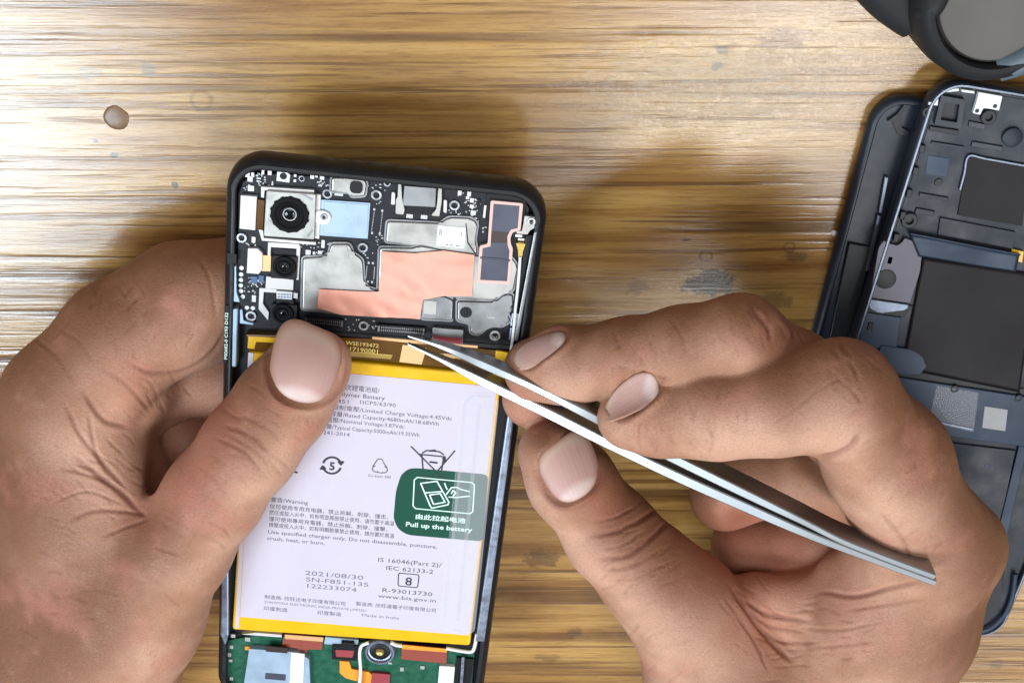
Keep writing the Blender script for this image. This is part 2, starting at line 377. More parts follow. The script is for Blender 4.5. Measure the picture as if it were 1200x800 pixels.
class Nail:
    """nail plate: centre pixel + height guess, growth direction in pixels, half sizes (mm), plate normal"""
    def __init__(s, px, py, z, dpx, dpy, half_l, half_w, n, tipext=0.0, sq=2.6):
        s.c = W(px, py, z); q = W(px + dpx, py + dpy, z) - s.c
        s.n = np.array(n, float); s.n /= np.linalg.norm(s.n)
        s.u = q - s.n * (q @ s.n); s.u /= np.linalg.norm(s.u); s.v = np.cross(s.n, s.u)
        s.hl, s.hw, s.tip, s.sq = half_l, half_w, tipext, sq
    def coords(s, P):
        q = P - s.c; return q @ s.u / s.hl, q @ s.v / s.hw, q @ s.n
    def radius(s, a, b): return (np.abs(a) ** s.sq + np.abs(b) ** s.sq) ** (1 / s.sq)
def build_hand(name, F, palm, fingers, cuts, nails, creases, bumps, skin, nail_mat, base, zfloor=0.4, dorsal=(0, 0, 1), palmar=(), flush_shade=()):
    def chain(V, c, k):
        for (a, ra), (b, rb) in zip(c, c[1:]): add_cone(F, V, a, b, ra, rb, k)
    VP = F.new()
    for item in palm:
        if item[0] == 'c': chain(VP, item[1], item[2])
        else: add_ell(F, VP, item[1], item[2], item[3], item[4])
    V = VP.copy()
    for pts, kc, kp, ells in fingers:
        VF = F.new(); chain(VF, pts, kc)
        for e in ells: add_ell(F, VF, e[0], e[1], e[2], e[3])
        V = smin(V, smin(VP, VF, kp), 1.2)
    for c in cuts: add_ell(F, V, c[0], c[1], c[2], c[3], sub=True)
    V = blur(V, 2)
    fl = (zfloor - F.ax[2])[None, None, :]; V = -smin(-V, -fl, 4.0)          # flattened where it rests on the table
    P, Q = surface_nets(F, V)
    for _ in range(2):
        g = grad(F, V, P); P = P - g * np.clip(sample(F, V, P), -0.5, 0.5)[:, None]
    Nn = grad(F, V, P, 0.8)
    uv = proj(P); view = CAM - P; view /= np.linalg.norm(view, axis=1, keepdims=True); facing = (Nn * view).sum(1)
    disp = np.zeros(len(P)); tint = np.zeros(len(P))
    ppm = FPX / np.linalg.norm(CAM - P, axis=1)
    rng_ = np.random.RandomState(5)
    ok = np.clip(facing * 3, 0, 1)
    for cr in creases:
        pts, wid, dep = cr[0], max(.34, cr[1] * .72), cr[2] * .92; zmin = cr[3] if len(cr) > 3 else -99
        sp = smooth_path(pts, 5); L = len(sp) - 1
        wob = np.cumsum(rng_.randn(L + 1, 2) * 0.25, 0) * 0.6
        d = np.full(len(P), 1e9); tt = np.zeros(len(P))
        mn = np.min(sp, 0) - 30; mx = np.max(sp, 0) + 30
        near = np.where((uv > mn).all(1) & (uv < mx).all(1) & (P[:, 2] > zmin))[0]
        if not len(near): continue
        dn = np.full(len(near), 1e9); tn = np.zeros(len(near))
        for i in range(L):
            q, t = seg_dist(uv[near], sp[i] + wob[i], sp[i + 1] + wob[i + 1]); b = q < dn; dn[b] = q[b]; tn[b] = (i + t[b]) / L
        mm = dn / ppm[near]; fade = np.clip(np.minimum(tn, 1 - tn) * 5 + 0.15, 0, 1)
        disp[near] += ok[near] * fade * (-dep * np.exp(-(mm / wid) ** 2) + 0.16 * dep * np.exp(-((mm - 2.0 * wid) / (1.1 * wid)) ** 2))
        tint[near] += ok[near] * fade * 0.8 * np.exp(-(mm / (wid * 1.1)) ** 2) * min(1, dep / 0.45)
    for px, py, rad, h in bumps:                                              # knuckle swellings, tendons, hollows
        d = np.linalg.norm(uv - np.array([px, py]), axis=1) / ppm
        disp += ok * h * np.exp(-(d / rad) ** 2)
    nail_meshes = []
    for nl in nails:
        a, b, hgt = nl.coords(P); r = nl.radius(a, b)
        sel = (np.abs(hgt) < (9 if nl.hw > 6 else 5)) & ((Nn @ nl.n) > 0.1)
        e = (r - 1.0) * min(nl.hl, nl.hw)
        back = np.clip(0.6 - a, 0.1, 1.2)
        disp += np.where(sel, (-0.25 * np.exp(-(e / 0.4) ** 2) + 0.75 * back * np.exp(-((e - 0.9) / 0.8) ** 2) - 0.95 * np.clip((1.0 - r) / 0.15, 0, 1)), 0)
        tint += np.where(sel, (0.35 + 0.4 * np.sin(P[:, 0] * .5 + P[:, 1] * .3)) * np.exp(-((e - 0.5) / 0.7) ** 2) * np.clip(0.9 - a, 0, 1.4), 0)
    P2 = P + Nn * disp[:, None]
    me = bpy.data.meshes.new(name)
    off = np.array(base)
    me.vertices.add(len(P2)); me.vertices.foreach_set('co', ((P2 - off) * S).astype(np.float32).ravel())
    me.loops.add(Q.size); me.loops.foreach_set('vertex_index', Q.astype(np.int32).ravel())
    me.polygons.add(len(Q)); me.polygons.foreach_set('loop_start', np.arange(0, Q.size, 4, dtype=np.int32))
    me.polygons.foreach_set('use_smooth', np.ones(len(Q), bool)); me.update(); me.validate()
    at = me.attributes.new('crease', 'FLOAT', 'POINT'); at.data.foreach_set('value', np.clip(tint, 0, 1).astype(np.float32))
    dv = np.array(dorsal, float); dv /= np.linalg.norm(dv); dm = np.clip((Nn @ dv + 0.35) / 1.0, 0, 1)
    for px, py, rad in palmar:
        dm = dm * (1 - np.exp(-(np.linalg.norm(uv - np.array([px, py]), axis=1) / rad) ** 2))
    fl_ = np.zeros(len(P2))  # redness of knuckles and fingertips, plus reddish shade painted into the hand hollows
    for px, py, rad, k in flush_shade: fl_ = np.maximum(fl_, k * np.exp(-(np.linalg.norm(uv - np.array([px, py]), axis=1) / rad) ** 2))
    at = me.attributes.new('flush_shade', 'FLOAT', 'POINT'); at.data.foreach_set('value', fl_.astype(np.float32))
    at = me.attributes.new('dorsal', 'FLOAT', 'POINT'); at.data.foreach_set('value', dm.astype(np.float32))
    o = link(name, me, skin); o.location = Vector(off) * S
    for nl in nails:
        na, nb = 26, 22; verts = []; 
        A, B = np.meshgrid(np.linspace(-1, 1, na), np.linspace(-1, 1, nb), indexing='ij')
        # square grid mapped to the rounded plate outline
        rad = np.maximum(np.abs(A), np.abs(B)); rs = np.where(rad > 0, nl.radius(A, B), 1); sc = np.where(rad > 0, rad / np.maximum(rs, 1e-6), 1)
        a = A * sc; b = B * sc; r = rad.ravel()
        a2 = a.ravel() + nl.tip * np.clip(a.ravel(), 0, 1) ** 2
        pt = nl.c + np.outer(a2 * nl.hl, nl.u) + np.outer(b.ravel() * nl.hw, nl.v) + nl.n * 14
        for _ in range(60):
            d = sample(F, V, pt); pt = pt - np.outer(np.clip(d, -1, 2) * 0.8, nl.n)
        hgt = (pt - nl.c) @ nl.n; hit = np.abs(sample(F, V, pt)) < 0.4
        # smooth plate: quadratic fit of height, so the nail is stiffer than the flesh
        aa, bb = a2, b.ravel(); M = np.stack([np.ones_like(aa), aa, bb, aa * aa, bb * bb, aa * bb], 1)
        w = ((r < 0.95) & hit & (hgt > np.median(hgt[hit]) - 5.0)).astype(float)[:, None]; coef = np.linalg.lstsq(M * w, hgt * w[:, 0], rcond=None)[0]; fit = M @ coef
        base_pt = nl.c + np.outer(a2 * nl.hl, nl.u) + np.outer(b.ravel() * nl.hw, nl.v)
        rim = np.clip((r - 0.8) / 0.2, 0, 1)
        back = np.clip(0.55 - aa, 0, 1)
        top = base_pt + np.outer(fit - 0.02 - rim ** 2 * 0.45 * np.clip(back + 0.25, 0, 1), nl.n); bot = base_pt + np.outer(fit - 0.5, nl.n)
        verts = np.concatenate([top, bot]) - off; n1 = na * nb; faces = []
        for i in range(na - 1):
            for j in range(nb - 1):
                q = (i * nb + j, (i + 1) * nb + j, (i + 1) * nb + j + 1, i * nb + j + 1); faces.append(q); faces.append(tuple(n1 + x for x in q[::-1]))
        bd = [i * nb for i in range(na)] + [(na - 1) * nb + j for j in range(1, nb)] + [i * nb + nb - 1 for i in range(na - 2, -1, -1)] + [j for j in range(nb - 2, 0, -1)]
        for x, y in zip(bd, bd[1:] + bd[:1]): faces.append((y, x, n1 + x, n1 + y))
        nm = bpy.data.meshes.new('fingernail'); nm.from_pydata([tuple(v * S) for v in verts], [], faces)
        at = nm.attributes.new('along', 'FLOAT', 'POINT'); at.data.foreach_set('value', np.concatenate([a.ravel(), a.ravel()]).astype(np.float32))
        at = nm.attributes.new('across', 'FLOAT', 'POINT'); at.data.foreach_set('value', np.concatenate([b.ravel(), b.ravel()]).astype(np.float32))
        bm = bmesh.new(); bm.from_mesh(nm); bmesh.ops.recalc_face_normals(bm, faces=bm.faces); bm.to_mesh(nm); bm.free()
        link('fingernail', nm, nail_mat, o, True)
    return o

def skin_material(name, light, dark, red, brown):
    m = bpy.data.materials.new(name); m.use_nodes = True; nt = m.node_tree; N = nt.nodes; L = nt.links; p = N['Principled BSDF']
    tc = N.new('ShaderNodeTexCoord')
    def noise(scale, detail=4, rough=0.55, dist=0.0):
        n = N.new('ShaderNodeTexNoise'); n.inputs['Scale'].default_value = scale; n.inputs['Detail'].default_value = detail; n.inputs['Roughness'].default_value = rough; n.inputs['Distortion'].default_value = dist
        L.new(tc.outputs['Object'], n.inputs['Vector']); return n.outputs['Fac']
    def rng(v, a, b, c=0.0, d=1.0):
        n = N.new('ShaderNodeMapRange'); n.interpolation_type = 'SMOOTHSTEP'
        for i, x in enumerate((a, b, c, d)): n.inputs[i + 1].default_value = x
        L.new(v, n.inputs[0]); return n.outputs[0]
    def mix(f, a, b):
        n = N.new('ShaderNodeMix'); n.data_type = 'RGBA'; L.new(f, n.inputs[0])
        for i, v in ((6, a), (7, b)):
            if isinstance(v, tuple): n.inputs[i].default_value = v
            else: L.new(v, n.inputs[i])
        return n.outputs[2]
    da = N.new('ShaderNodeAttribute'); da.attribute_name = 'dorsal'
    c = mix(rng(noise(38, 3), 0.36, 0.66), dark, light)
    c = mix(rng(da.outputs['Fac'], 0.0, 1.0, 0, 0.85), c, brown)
    c = mix(rng(noise(60, 3, 0.5), 0.52, 0.74, 0, 0.6), c, red)
    c = mix(rng(noise(260, 5, 0.7), 0.56, 0.78, 0, 0.30), c, tuple(x * 0.6 for x in dark[:3]) + (1,))
    c = mix(rng(noise(110, 4, 0.65), 0.5, 0.8, 0, 0.14), c, tuple(min(1, x * 1.35) for x in light[:3]) + (1,))
    ra = N.new('ShaderNodeAttribute'); ra.attribute_name = 'flush_shade'
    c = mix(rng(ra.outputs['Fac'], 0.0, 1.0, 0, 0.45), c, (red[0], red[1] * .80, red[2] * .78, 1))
    at = N.new('ShaderNodeAttribute'); at.attribute_name = 'crease'
    cl = N.new('ShaderNodeMath'); cl.operation = 'MULTIPLY'; cl.inputs[1].default_value = 0.62; L.new(at.outputs['Fac'], cl.inputs[0])
    c = mix(cl.outputs[0], c, (red[0] * 0.36, red[1] * 0.26, red[2] * 0.24, 1))
    base_c = c
    p.inputs['Roughness'].default_value = 0.47; p.inputs['Specular IOR Level'].default_value = 0.36
    p.inputs['Subsurface Weight'].default_value = 0.22; p.inputs['Subsurface Radius'].default_value = (1.0, 0.35, 0.2); p.inputs['Subsurface Scale'].default_value = 0.0022
    L.new(rng(noise(300, 4, 0.6), 0.3, 0.7, 0.48, 0.62), p.inputs['Roughness'])
    # skin lines: crossing fine furrows
    mp = N.new('ShaderNodeMapping'); mp.inputs['Rotation'].default_value = (0.3, 0.2, 0.9); mp.inputs['Scale'].default_value = (1, 1.9, 1); L.new(tc.outputs['Object'], mp.inputs['Vector'])
    v = N.new('ShaderNodeTexVoronoi'); v.feature = 'DISTANCE_TO_EDGE'; v.inputs['Scale'].default_value = 780
    wn = N.new('ShaderNodeTexNoise'); wn.inputs['Scale'].default_value = 300; L.new(mp.outputs[0], wn.inputs['Vector'])
    ad = N.new('ShaderNodeMix'); ad.data_type = 'RGBA'; ad.blend_type = 'LINEAR_LIGHT'; ad.inputs[0].default_value = 0.0012; L.new(mp.outputs[0], ad.inputs[6]); L.new(wn.outputs['Color'], ad.inputs[7])
    L.new(ad.outputs[2], v.inputs['Vector'])
    fur = rng(v.outputs['Distance'], 0.0, 0.09)
    iv = N.new('ShaderNodeMapRange'); iv.inputs[3].default_value = 0.20; iv.inputs[4].default_value = 0.0; L.new(fur, iv.inputs[0])
    L.new(mix(iv.outputs[0], base_c, (dark[0] * .45, dark[1] * .38, dark[2] * .36, 1)), p.inputs['Base Color'])
    n2 = noise(900, 5, 0.7); n3 = noise(160, 4, 0.6, 0.6)
    s1 = N.new('ShaderNodeMath'); s1.operation = 'MULTIPLY_ADD'; s1.inputs[1].default_value = 0.75; L.new(fur, s1.inputs[0]); L.new(n2, s1.inputs[2])
    s2 = N.new('ShaderNodeMath'); s2.operation = 'MULTIPLY_ADD'; s2.inputs[1].default_value = 2.2; L.new(n3, s2.inputs[0]); L.new(s1.outputs[0], s2.inputs[2])
    b = N.new('ShaderNodeBump'); b.inputs['Strength'].default_value = 0.34; b.inputs['Distance'].default_value = 0.0004
    L.new(s2.outputs[0], b.inputs['Height']); L.new(b.outputs[0], p.inputs['Normal'])
    return m
def nail_material():
    m = bpy.data.materials.new('nail_plate'); m.use_nodes = True; nt = m.node_tree; N = nt.nodes; L = nt.links; p = N['Principled BSDF']
    at = N.new('ShaderNodeAttribute'); at.attribute_name = 'along'; ac = N.new('ShaderNodeAttribute'); ac.attribute_name = 'across'
    sq = N.new('ShaderNodeMath'); sq.operation = 'MULTIPLY'; L.new(ac.outputs['Fac'], sq.inputs[0]); L.new(ac.outputs['Fac'], sq.inputs[1])
    mu = N.new('ShaderNodeMath'); mu.operation = 'MULTIPLY_ADD'; mu.inputs[1].default_value = 0.5; L.new(sq.outputs[0], mu.inputs[0]); L.new(at.outputs['Fac'], mu.inputs[2])
    r = N.new('ShaderNodeValToRGB'); L.new(mu.outputs[0], r.inputs[0])
    mr = N.new('ShaderNodeMapRange'); mr.inputs[1].default_value = -1; mr.inputs[2].default_value = 1; L.new(mu.outputs[0], mr.inputs[0]); L.new(mr.outputs[0], r.inputs[0])
    e = r.color_ramp.elements; e[0].position = 0.20; e[0].color = srgb(212, 186, 178); e[1].position = 0.98; e[1].color = srgb(192, 160, 142)
    k = e.new(0.32); k.color = srgb(192, 152, 144); k = e.new(0.80); k.color = srgb(192, 152, 142); k = e.new(0.92); k.color = srgb(196, 164, 148)
    tc = N.new('ShaderNodeTexCoord'); cb = N.new('ShaderNodeCombineXYZ'); L.new(ac.outputs['Fac'], cb.inputs[0]); sc_ = N.new('ShaderNodeMath'); sc_.operation = 'MULTIPLY'; sc_.inputs[1].default_value = 0.06; L.new(at.outputs['Fac'], sc_.inputs[0]); L.new(sc_.outputs[0], cb.inputs[1])
    n = N.new('ShaderNodeTexNoise'); n.inputs['Scale'].default_value = 9; n.inputs['Detail'].default_value = 4; L.new(cb.outputs[0], n.inputs['Vector'])
    b = N.new('ShaderNodeBump'); b.inputs['Strength'].default_value = 0.35; b.inputs['Distance'].default_value = 0.0003; L.new(n.outputs['Fac'], b.inputs['Height']); L.new(b.outputs[0], p.inputs['Normal'])
    def pw(v):
        a_ = N.new('ShaderNodeMath'); a_.operation = 'ABSOLUTE'; L.new(v, a_.inputs[0]); b_ = N.new('ShaderNodeMath'); b_.operation = 'POWER'; b_.inputs[1].default_value = 2.8; L.new(a_.outputs[0], b_.inputs[0]); return b_.outputs[0]
    ad = N.new('ShaderNodeMath'); L.new(pw(at.outputs['Fac']), ad.inputs[0]); L.new(pw(ac.outputs['Fac']), ad.inputs[1])
    er = N.new('ShaderNodeMapRange'); er.inputs[1].default_value = 0.55; er.inputs[2].default_value = 1.0; er.inputs[4].default_value = 0.8; L.new(ad.outputs[0], er.inputs[0])
    em = N.new('ShaderNodeMix'); em.data_type = 'RGBA'; L.new(er.outputs[0], em.inputs[0]); L.new(r.outputs[0], em.inputs[6]); em.inputs[7].default_value = srgb(172, 124, 102)
    L.new(em.outputs[2], p.inputs['Base Color']); p.inputs['Roughness'].default_value = 0.48; p.inputs['Specular IOR Level'].default_value = 0.35
    p.inputs['Subsurface Weight'].default_value = 0.15; p.inputs['Subsurface Radius'].default_value = (1, 0.4, 0.3); p.inputs['Subsurface Scale'].default_value = 0.0012
    return m
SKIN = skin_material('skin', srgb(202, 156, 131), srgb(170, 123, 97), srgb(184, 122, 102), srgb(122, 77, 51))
NAIL = nail_material()
def J(px, py, z, r): return (W(px, py, z), r)

# left hand: thumb over the phone, fingers behind it
LF = Field((-215, -175, 0), (-28, 62, 78), 0.46)
left_palm = [
    ('c', [J(80, 472, 30, 15.5), J(102, 600, 33, 21), J(88, 760, 34, 25), J(10, 960, 36, 28), J(-110, 1180, 38, 28)], 8),     # index metacarpal and wrist
    ('c', [J(205, 642, 50, 13.5), J(150, 720, 46, 18), J(70, 830, 42, 23)], 10),                     # thumb metacarpal, thenar
    ('c', [J(84, 478, 28, 15), J(120, 590, 38, 15), J(160, 660, 44, 14)], 10),                       # web
    ('e', W(110, 620, 36), (20, 24, 15), 0.5, 10),
    ('e', W(95, 760, 34), (24, 32, 20), 0.4, 10),
]
left_fingers = [
    ([J(357, 438, 46.5, 10.6), J(330, 474, 48, 11.2), J(293, 523, 50, 11.6), J(250, 580, 51, 12.2), J(205, 642, 50, 13.5)], 5, 7, [(W(366, 424, 46), (9.3, 7.6, 7.6), 0.25, 4)]),      # thumb
    ([J(80, 472, 30, 15.5), J(142, 400, 26, 15), J(215, 352, 20, 14), J(290, 330, 15, 10.5), J(350, 345, 14.5, 8.5)], 8, 8, [(W(205, 385, 22), (15, 9, 11), -0.5, 6)]),
    ([J(70, 480, 24, 14), J(170, 455, 17, 11), J(255, 442, 13, 9.5), J(335, 420, 13, 8.5)], 6, 6, [(W(158, 468, 26), (11, 8, 10), 0.3, 5)]),
    ([J(80, 510, 20, 13), J(180, 520, 12, 10), J(262, 515, 11.5, 9), J(330, 500, 12, 8)], 6, 5, []),
    ([J(90, 540, 18, 12), J(190, 580, 10.5, 9), J(268, 590, 10.5, 8.2), J(320, 580, 11, 7.5)], 6, 5, []),
]
left_nails = [Nail(360, 437, 56.5, 30, -84, 8.5, 8.3, (0.20, 0.06, 1.0), 0.0, 2.8)]
left_creases = [
    ([(262, 498), (290, 508), (318, 530)], 0.8, 0.5, 30), ([(252, 512), (285, 528), (308, 552)], 0.7, 0.45, 30), ([(245, 530), (270, 548), (296, 572)], 0.6, 0.35, 30),
    ([(272, 486), (300, 494), (330, 512)], 0.6, 0.3, 30), ([(276, 512), (300, 528), (316, 544)], 0.5, 0.3, 30), ([(236, 548), (255, 566), (275, 590)], 0.6, 0.25, 30),
    ([(165, 604), (150, 585), (120, 560), (88, 535)], 1.0, 0.8), ([(168, 600), (140, 598), (105, 600), (80, 612)], 0.9, 0.6), ([(160, 590), (135, 570), (100, 555), (70, 548)], 0.8, 0.6),
    ([(170, 606), (150, 615), (120, 630)], 0.8, 0.5), ([(150, 575), (128, 550), (95, 510), (75, 470)], 0.9, 0.7), ([(130, 560), (112, 525), (104, 480)], 0.8, 0.5),
    ([(60, 590), (100, 575), (140, 588)], 0.6, 0.4), ([(95, 455), (120, 490), (150, 500)], 1.0, 0.8), ([(120, 430), (150, 450), (175, 480)], 0.8, 0.5),
    ([(152, 425), (175, 435), (215, 433), (245, 415), (266, 385)], 0.9, 0.6), ([(232, 300), (246, 330), (252, 372)], 0.8, 0.3), ([(70, 385), (95, 400), (110, 425)], 0.7, 0.3),
    ([(40, 395), (70, 420), (90, 455)], 0.8, 0.35), ([(140, 335), (150, 352), (152, 372)], 0.6, 0.25), ([(158, 326), (170, 345), (172, 362)], 0.6, 0.22),
    ([(250, 590), (232, 620), (214, 650)], 0.6, 0.15), ([(40, 640), (70, 660), (110, 662)], 0.7, 0.25), ([(60, 700), (110, 690), (150, 700)], 0.7, 0.2),
]
def wrinkles(seed, zones):
    """fine skin lines: (centre px, direction across the finger, spread, n, zmin)"""
    r_ = random.Random(seed); out = []
    for cx_, cy_, dx, dy, along, across, n, zm in zones:
        for _ in range(n):
            a_ = r_.gauss(0, along); b_ = r_.uniform(-across, across); L_ = r_.uniform(5, 15); q = r_.uniform(-.35, .35)
            x, y = cx_ - dy * a_ + dx * b_, cy_ + dx * a_ + dy * b_
            ux, uy = dx - dy * q, dy + dx * q
            out.append(([(x - ux * L_, y - uy * L_), (x + r_.uniform(-1.5, 1.5), y + r_.uniform(-1.5, 1.5)), (x + ux * L_, y + uy * L_)], r_.uniform(.45, .6), r_.uniform(.08, .2), zm))
    return out
left_creases = [(c[0], c[1] * .9, c[2] * .6, *c[3:]) for c in left_creases] + wrinkles(3, [(280, 540, .81, .59, 26, 42, 26, 30), (110, 570, .85, .5, 40, 50, 34, -9), (150, 380, .45, -.9, 50, 40, 22, -9), (215, 640, .81, .59, 40, 36, 16, 20), (80, 690, .9, .3, 50, 50, 22, -9), (325, 490, .81, .59, 10, 40, 8, 30), (175, 470, .6, .7, 22, 26, 14, -9)])
left_bumps = [(285, 540, 7, 0.5), (162, 668, 6, 0.7), (60, 430, 12, 0.8), (215, 350, 9, 0.6), (195, 400, 8, 0.8), (110, 520, 6, 0.8), (120, 600, 5, -0.8), (165, 600, 5, -1.4), (150, 462, 7, 1.2), (120, 470, 4, -0.8)]
lh = build_hand('hand', LF, left_palm, left_fingers, [(W(218, 545, 36), (9, 16, 14), -0.45, 5)], left_nails, left_creases, left_bumps, SKIN, NAIL, W(40, 700, 0) * np.array([1, 1, 0]), dorsal=(-0.7, 0.6, 0.15), palmar=((160, 500, 70), (150, 560, 60)), flush_shade=((240, 500, 60, .8), (225, 560, 50, .9), (330, 480, 22, .5), (160, 470, 40, .5), (165, 600, 40, .5), (395, 440, 22, .5), (205, 425, 40, .35)))
tag(lh, 'left hand gripping the opened phone, its thumb pressed across the battery top', 'hand')

# right hand: holding the tweezers
RF = Field((-8, -190, 0), (150, 40, 86), 0.46)
right_palm = [
    ('c', [J(1085, 640, 50, 16.5), J(1036, 728, 47, 19), J(955, 860, 42, 23), J(910, 1000, 40, 26), J(880, 1160, 40, 27)], 10),
    ('c', [J(800, 712, 46, 14.5), J(850, 810, 44, 20), J(910, 930, 40, 25)], 10),
    ('c', [J(1118, 640, 36, 12.5), J(1070, 735, 34, 15), J(950, 900, 32, 20)], 10),
    ('c', [J(890, 800, 36, 20), J(1010, 790, 36, 18)], 10),
    ('c', [J(885, 700, 40, 6.5), J(950, 708, 41, 7), J(1020, 715, 43, 9)], 6),
    ('c', [J(1020, 720, 22, 18), J(950, 850, 24, 22)], 10),
]
right_fingers = [
    ([J(628, 433, 40, 8.3), J(668, 428, 42.5, 9), J(735, 420, 48, 9.3), J(800, 408, 53, 9.4), J(868, 396, 56, 9.6), J(930, 440, 49, 10.5), J(1040, 560, 40, 12), J(1118, 640, 36, 13)], 5, 6, [(W(622, 466, 35), (7.5, 8, 8), 0, 4)]),
    ([J(735, 490, 56, 7.4), J(775, 488, 58, 8.8), J(840, 482, 61, 10.6), J(910, 474, 64, 11.2), J(985, 462, 65, 12.0), J(1040, 540, 60, 14.5), J(1085, 640, 50, 16.5)], 6, 8, []),
    ([J(850, 580, 27, 10), J(905, 566, 31, 11), J(980, 552, 40, 11), J(1050, 600, 40, 11), J(1085, 680, 38, 13)], 5, 5, []),
    ([J(872, 638, 22, 9.5), J(935, 640, 23, 10), J(1030, 655, 29, 11), J(1070, 710, 30, 13)], 5, 4, [(W(985, 668, 42), (6, 4.5, 6), 0.4, 3)]),
    ([J(646, 530, 45, 8.6), J(668, 562, 46, 10.6), J(718, 628, 47, 11.8), J(760, 672, 47, 13), J(800, 712, 46, 14.5)], 5, 8, []),
]
right_nails = [Nail(665, 556, 56, -38, -60, 7.1, 6.9, (-0.1, 0.05, 1.0), 0.0, 3.0), Nail(631, 403, 45, -74, 18, 7.0, 4.2, (-0.10, 0.95, 0.32), 0.0, 2.2), Nail(739, 464, 61, -76, 20, 6.9, 4.0, (-0.10, 0.95, 0.34), 0.0, 2.2)]
right_creases = [
    ([(690, 628), (722, 622), (755, 606), (775, 592)], 0.8, 0.6), ([(698, 655), (735, 650), (765, 628), (785, 606)], 0.8, 0.65), ([(702, 642), (730, 638), (756, 620)], 0.5, 0.35),
    ([(706, 668), (740, 664), (780, 640)], 0.6, 0.35), ([(694, 612), (720, 606), (745, 594)], 0.5, 0.3), ([(712, 680), (745, 676), (790, 655)], 0.5, 0.22),
    ([(1008, 508), (998, 522), (980, 532), (955, 538)], 0.9, 0.9), ([(900, 500), (930, 480), (965, 450)], 0.5, 0.15), ([(785, 372), (800, 395), (802, 425)], 0.6, 0.2), ([(880, 362), (900, 385), (902, 400)], 0.8, 0.5),
    ([(912, 366), (928, 385), (930, 398)], 0.7, 0.4), ([(855, 684), (880, 722), (905, 752), (930, 775)], 1.0, 0.9), ([(872, 702), (900, 720), (950, 728)], 0.9, 0.7), ([(878, 716), (905, 735), (945, 742)], 0.7, 0.5),
    ([(890, 738), (920, 752), (960, 752)], 0.6, 0.4), ([(862, 720), (885, 752), (900, 785)], 0.7, 0.4), ([(960, 692), (1000, 698), (1040, 690), (1085, 682)], 0.8, 0.6), ([(990, 715), (1040, 708), (1090, 702)], 0.6, 0.3),
    ([(930, 735), (980, 738), (1030, 730)], 0.6, 0.25), ([(940, 760), (985, 756), (1030, 750)], 0.6, 0.22), ([(1030, 600), (1055, 630), (1068, 660)], 0.8, 0.3), ([(830, 500), (835, 515), (830, 534)], 0.5, 0.2),
]
right_creases = right_creases + wrinkles(8, [(735, 645, .87, -.5, 26, 40, 30, -9), (880, 388, .25, .95, 26, 24, 18, -9), (740, 418, .1, .99, 16, 24, 10, -9), (835, 482, .1, .99, 20, 34, 12, -9), (990, 440, .5, .85, 26, 34, 20, -9), (960, 745, .95, .1, 30, 70, 34, -9), (880, 720, .6, .75, 22, 30, 18, -9), (1060, 560, .8, -.5, 60, 40, 22, -9), (790, 730, .87, -.5, 40, 50, 14, -9), (760, 512, .3, .95, 26, 14, 10, -9)])
right_bumps = [(720, 640, 7, 0.5), (735, 690, 5, 0.4), (985, 425, 8, 0.7), (865, 372, 7, 0.6), (1140, 630, 9, 0.8), (940, 790, 10, -0.8)]
rh = build_hand('hand', RF, right_palm, right_fingers, [(W(905, 640, 48), (14, 8, 16), -0.3, 5)], right_nails, right_creases, right_bumps, SKIN, NAIL, W(950, 800, 0) * np.array([1, 1, 0]), zfloor=12.4, dorsal=(0.55, 0.8, 0.1), palmar=((930, 720, 110), (820, 520, 60)), flush_shade=((705, 590, 40, .6), (860, 620, 70, .9), (920, 650, 60, .9), (890, 725, 45, .7), (610, 480, 35, .7), (760, 510, 40, .4), (990, 690, 50, .5), (930, 400, 50, .3), (700, 660, 40, .3)))
tag(rh, 'right hand holding the steel tweezers between thumb, index and middle finger', 'hand')
# ---------------------------------------------------------------- the opened phone
PANG = math.radians(-6.4); pc, ps = math.cos(PANG), math.sin(PANG)
_pu, _pv = -34.4, -43.8
P_ORG = (_pu * pc - _pv * ps, _pu * ps + _pv * pc, 26.5)
PZ = 26.5
def PL(px, py, z=35.0):
    w = W(px, py, z); dx, dy = w[0] - P_ORG[0], w[1] - P_ORG[1]
    return (dx * pc + dy * ps, -dx * ps + dy * pc)
def PP(pts, z=35.0): return [PL(a, b, z) for a, b in pts]
M = {}
M['rim'] = mat('black_plastic_rim', (0.010, 0.010, 0.012), 0.42, spec=.3, noise=.3, nscale=300, rvar=.12, bump=.1)
M['rim_metal'] = mat('brushed_side_metal', srgb(150, 158, 176), 0.34, 0.85, noise=.18, nscale=500, rvar=.1)
M['blue_metal'] = mat('anodised_pale_metal', srgb(158, 178, 198), 0.42, 0.35, noise=.08, nscale=200, rvar=.1)
M['pcb'] = mat('black_solder_mask', (0.012, 0.013, 0.018), 0.5, spec=.25, noise=.35, nscale=900, rvar=.12, bump=.15, bscale=2500)
M['pcb_green'] = mat('green_solder_mask', (0.006, 0.085, 0.045), 0.35, noise=.4, nscale=500, rvar=.1, bump=.2, bscale=1800)
M['shield'] = mat('tinned_shield', srgb(172, 169, 164), 0.38, 0.6, noise=.10, nscale=160, rvar=.14, bump=.6, bscale=70)
M['shield_dark'] = mat('nickel_shield', srgb(138, 138, 139), 0.36, 0.7, noise=.1, nscale=160, rvar=.12, bump=.6, bscale=70)
M['copper'] = mat('copper_tape', srgb(226, 158, 138), 0.45, 0.3, noise=.08, nscale=120, rvar=.12, bump=.8, bscale=90)
M['copper_red'] = mat('red_copper_flex', srgb(150, 72, 58), 0.45, 0.3, noise=.15, nscale=300)
M['white'] = mat('white_plastic', srgb(226, 226, 224), 0.5, noise=.05, nscale=300)
M['cream'] = mat('cream_stiffener', srgb(206, 202, 200), 0.45, 0.15, noise=.05, nscale=200)
M['solder'] = mat('solder_pad', srgb(204, 204, 202), 0.3, 0.6)
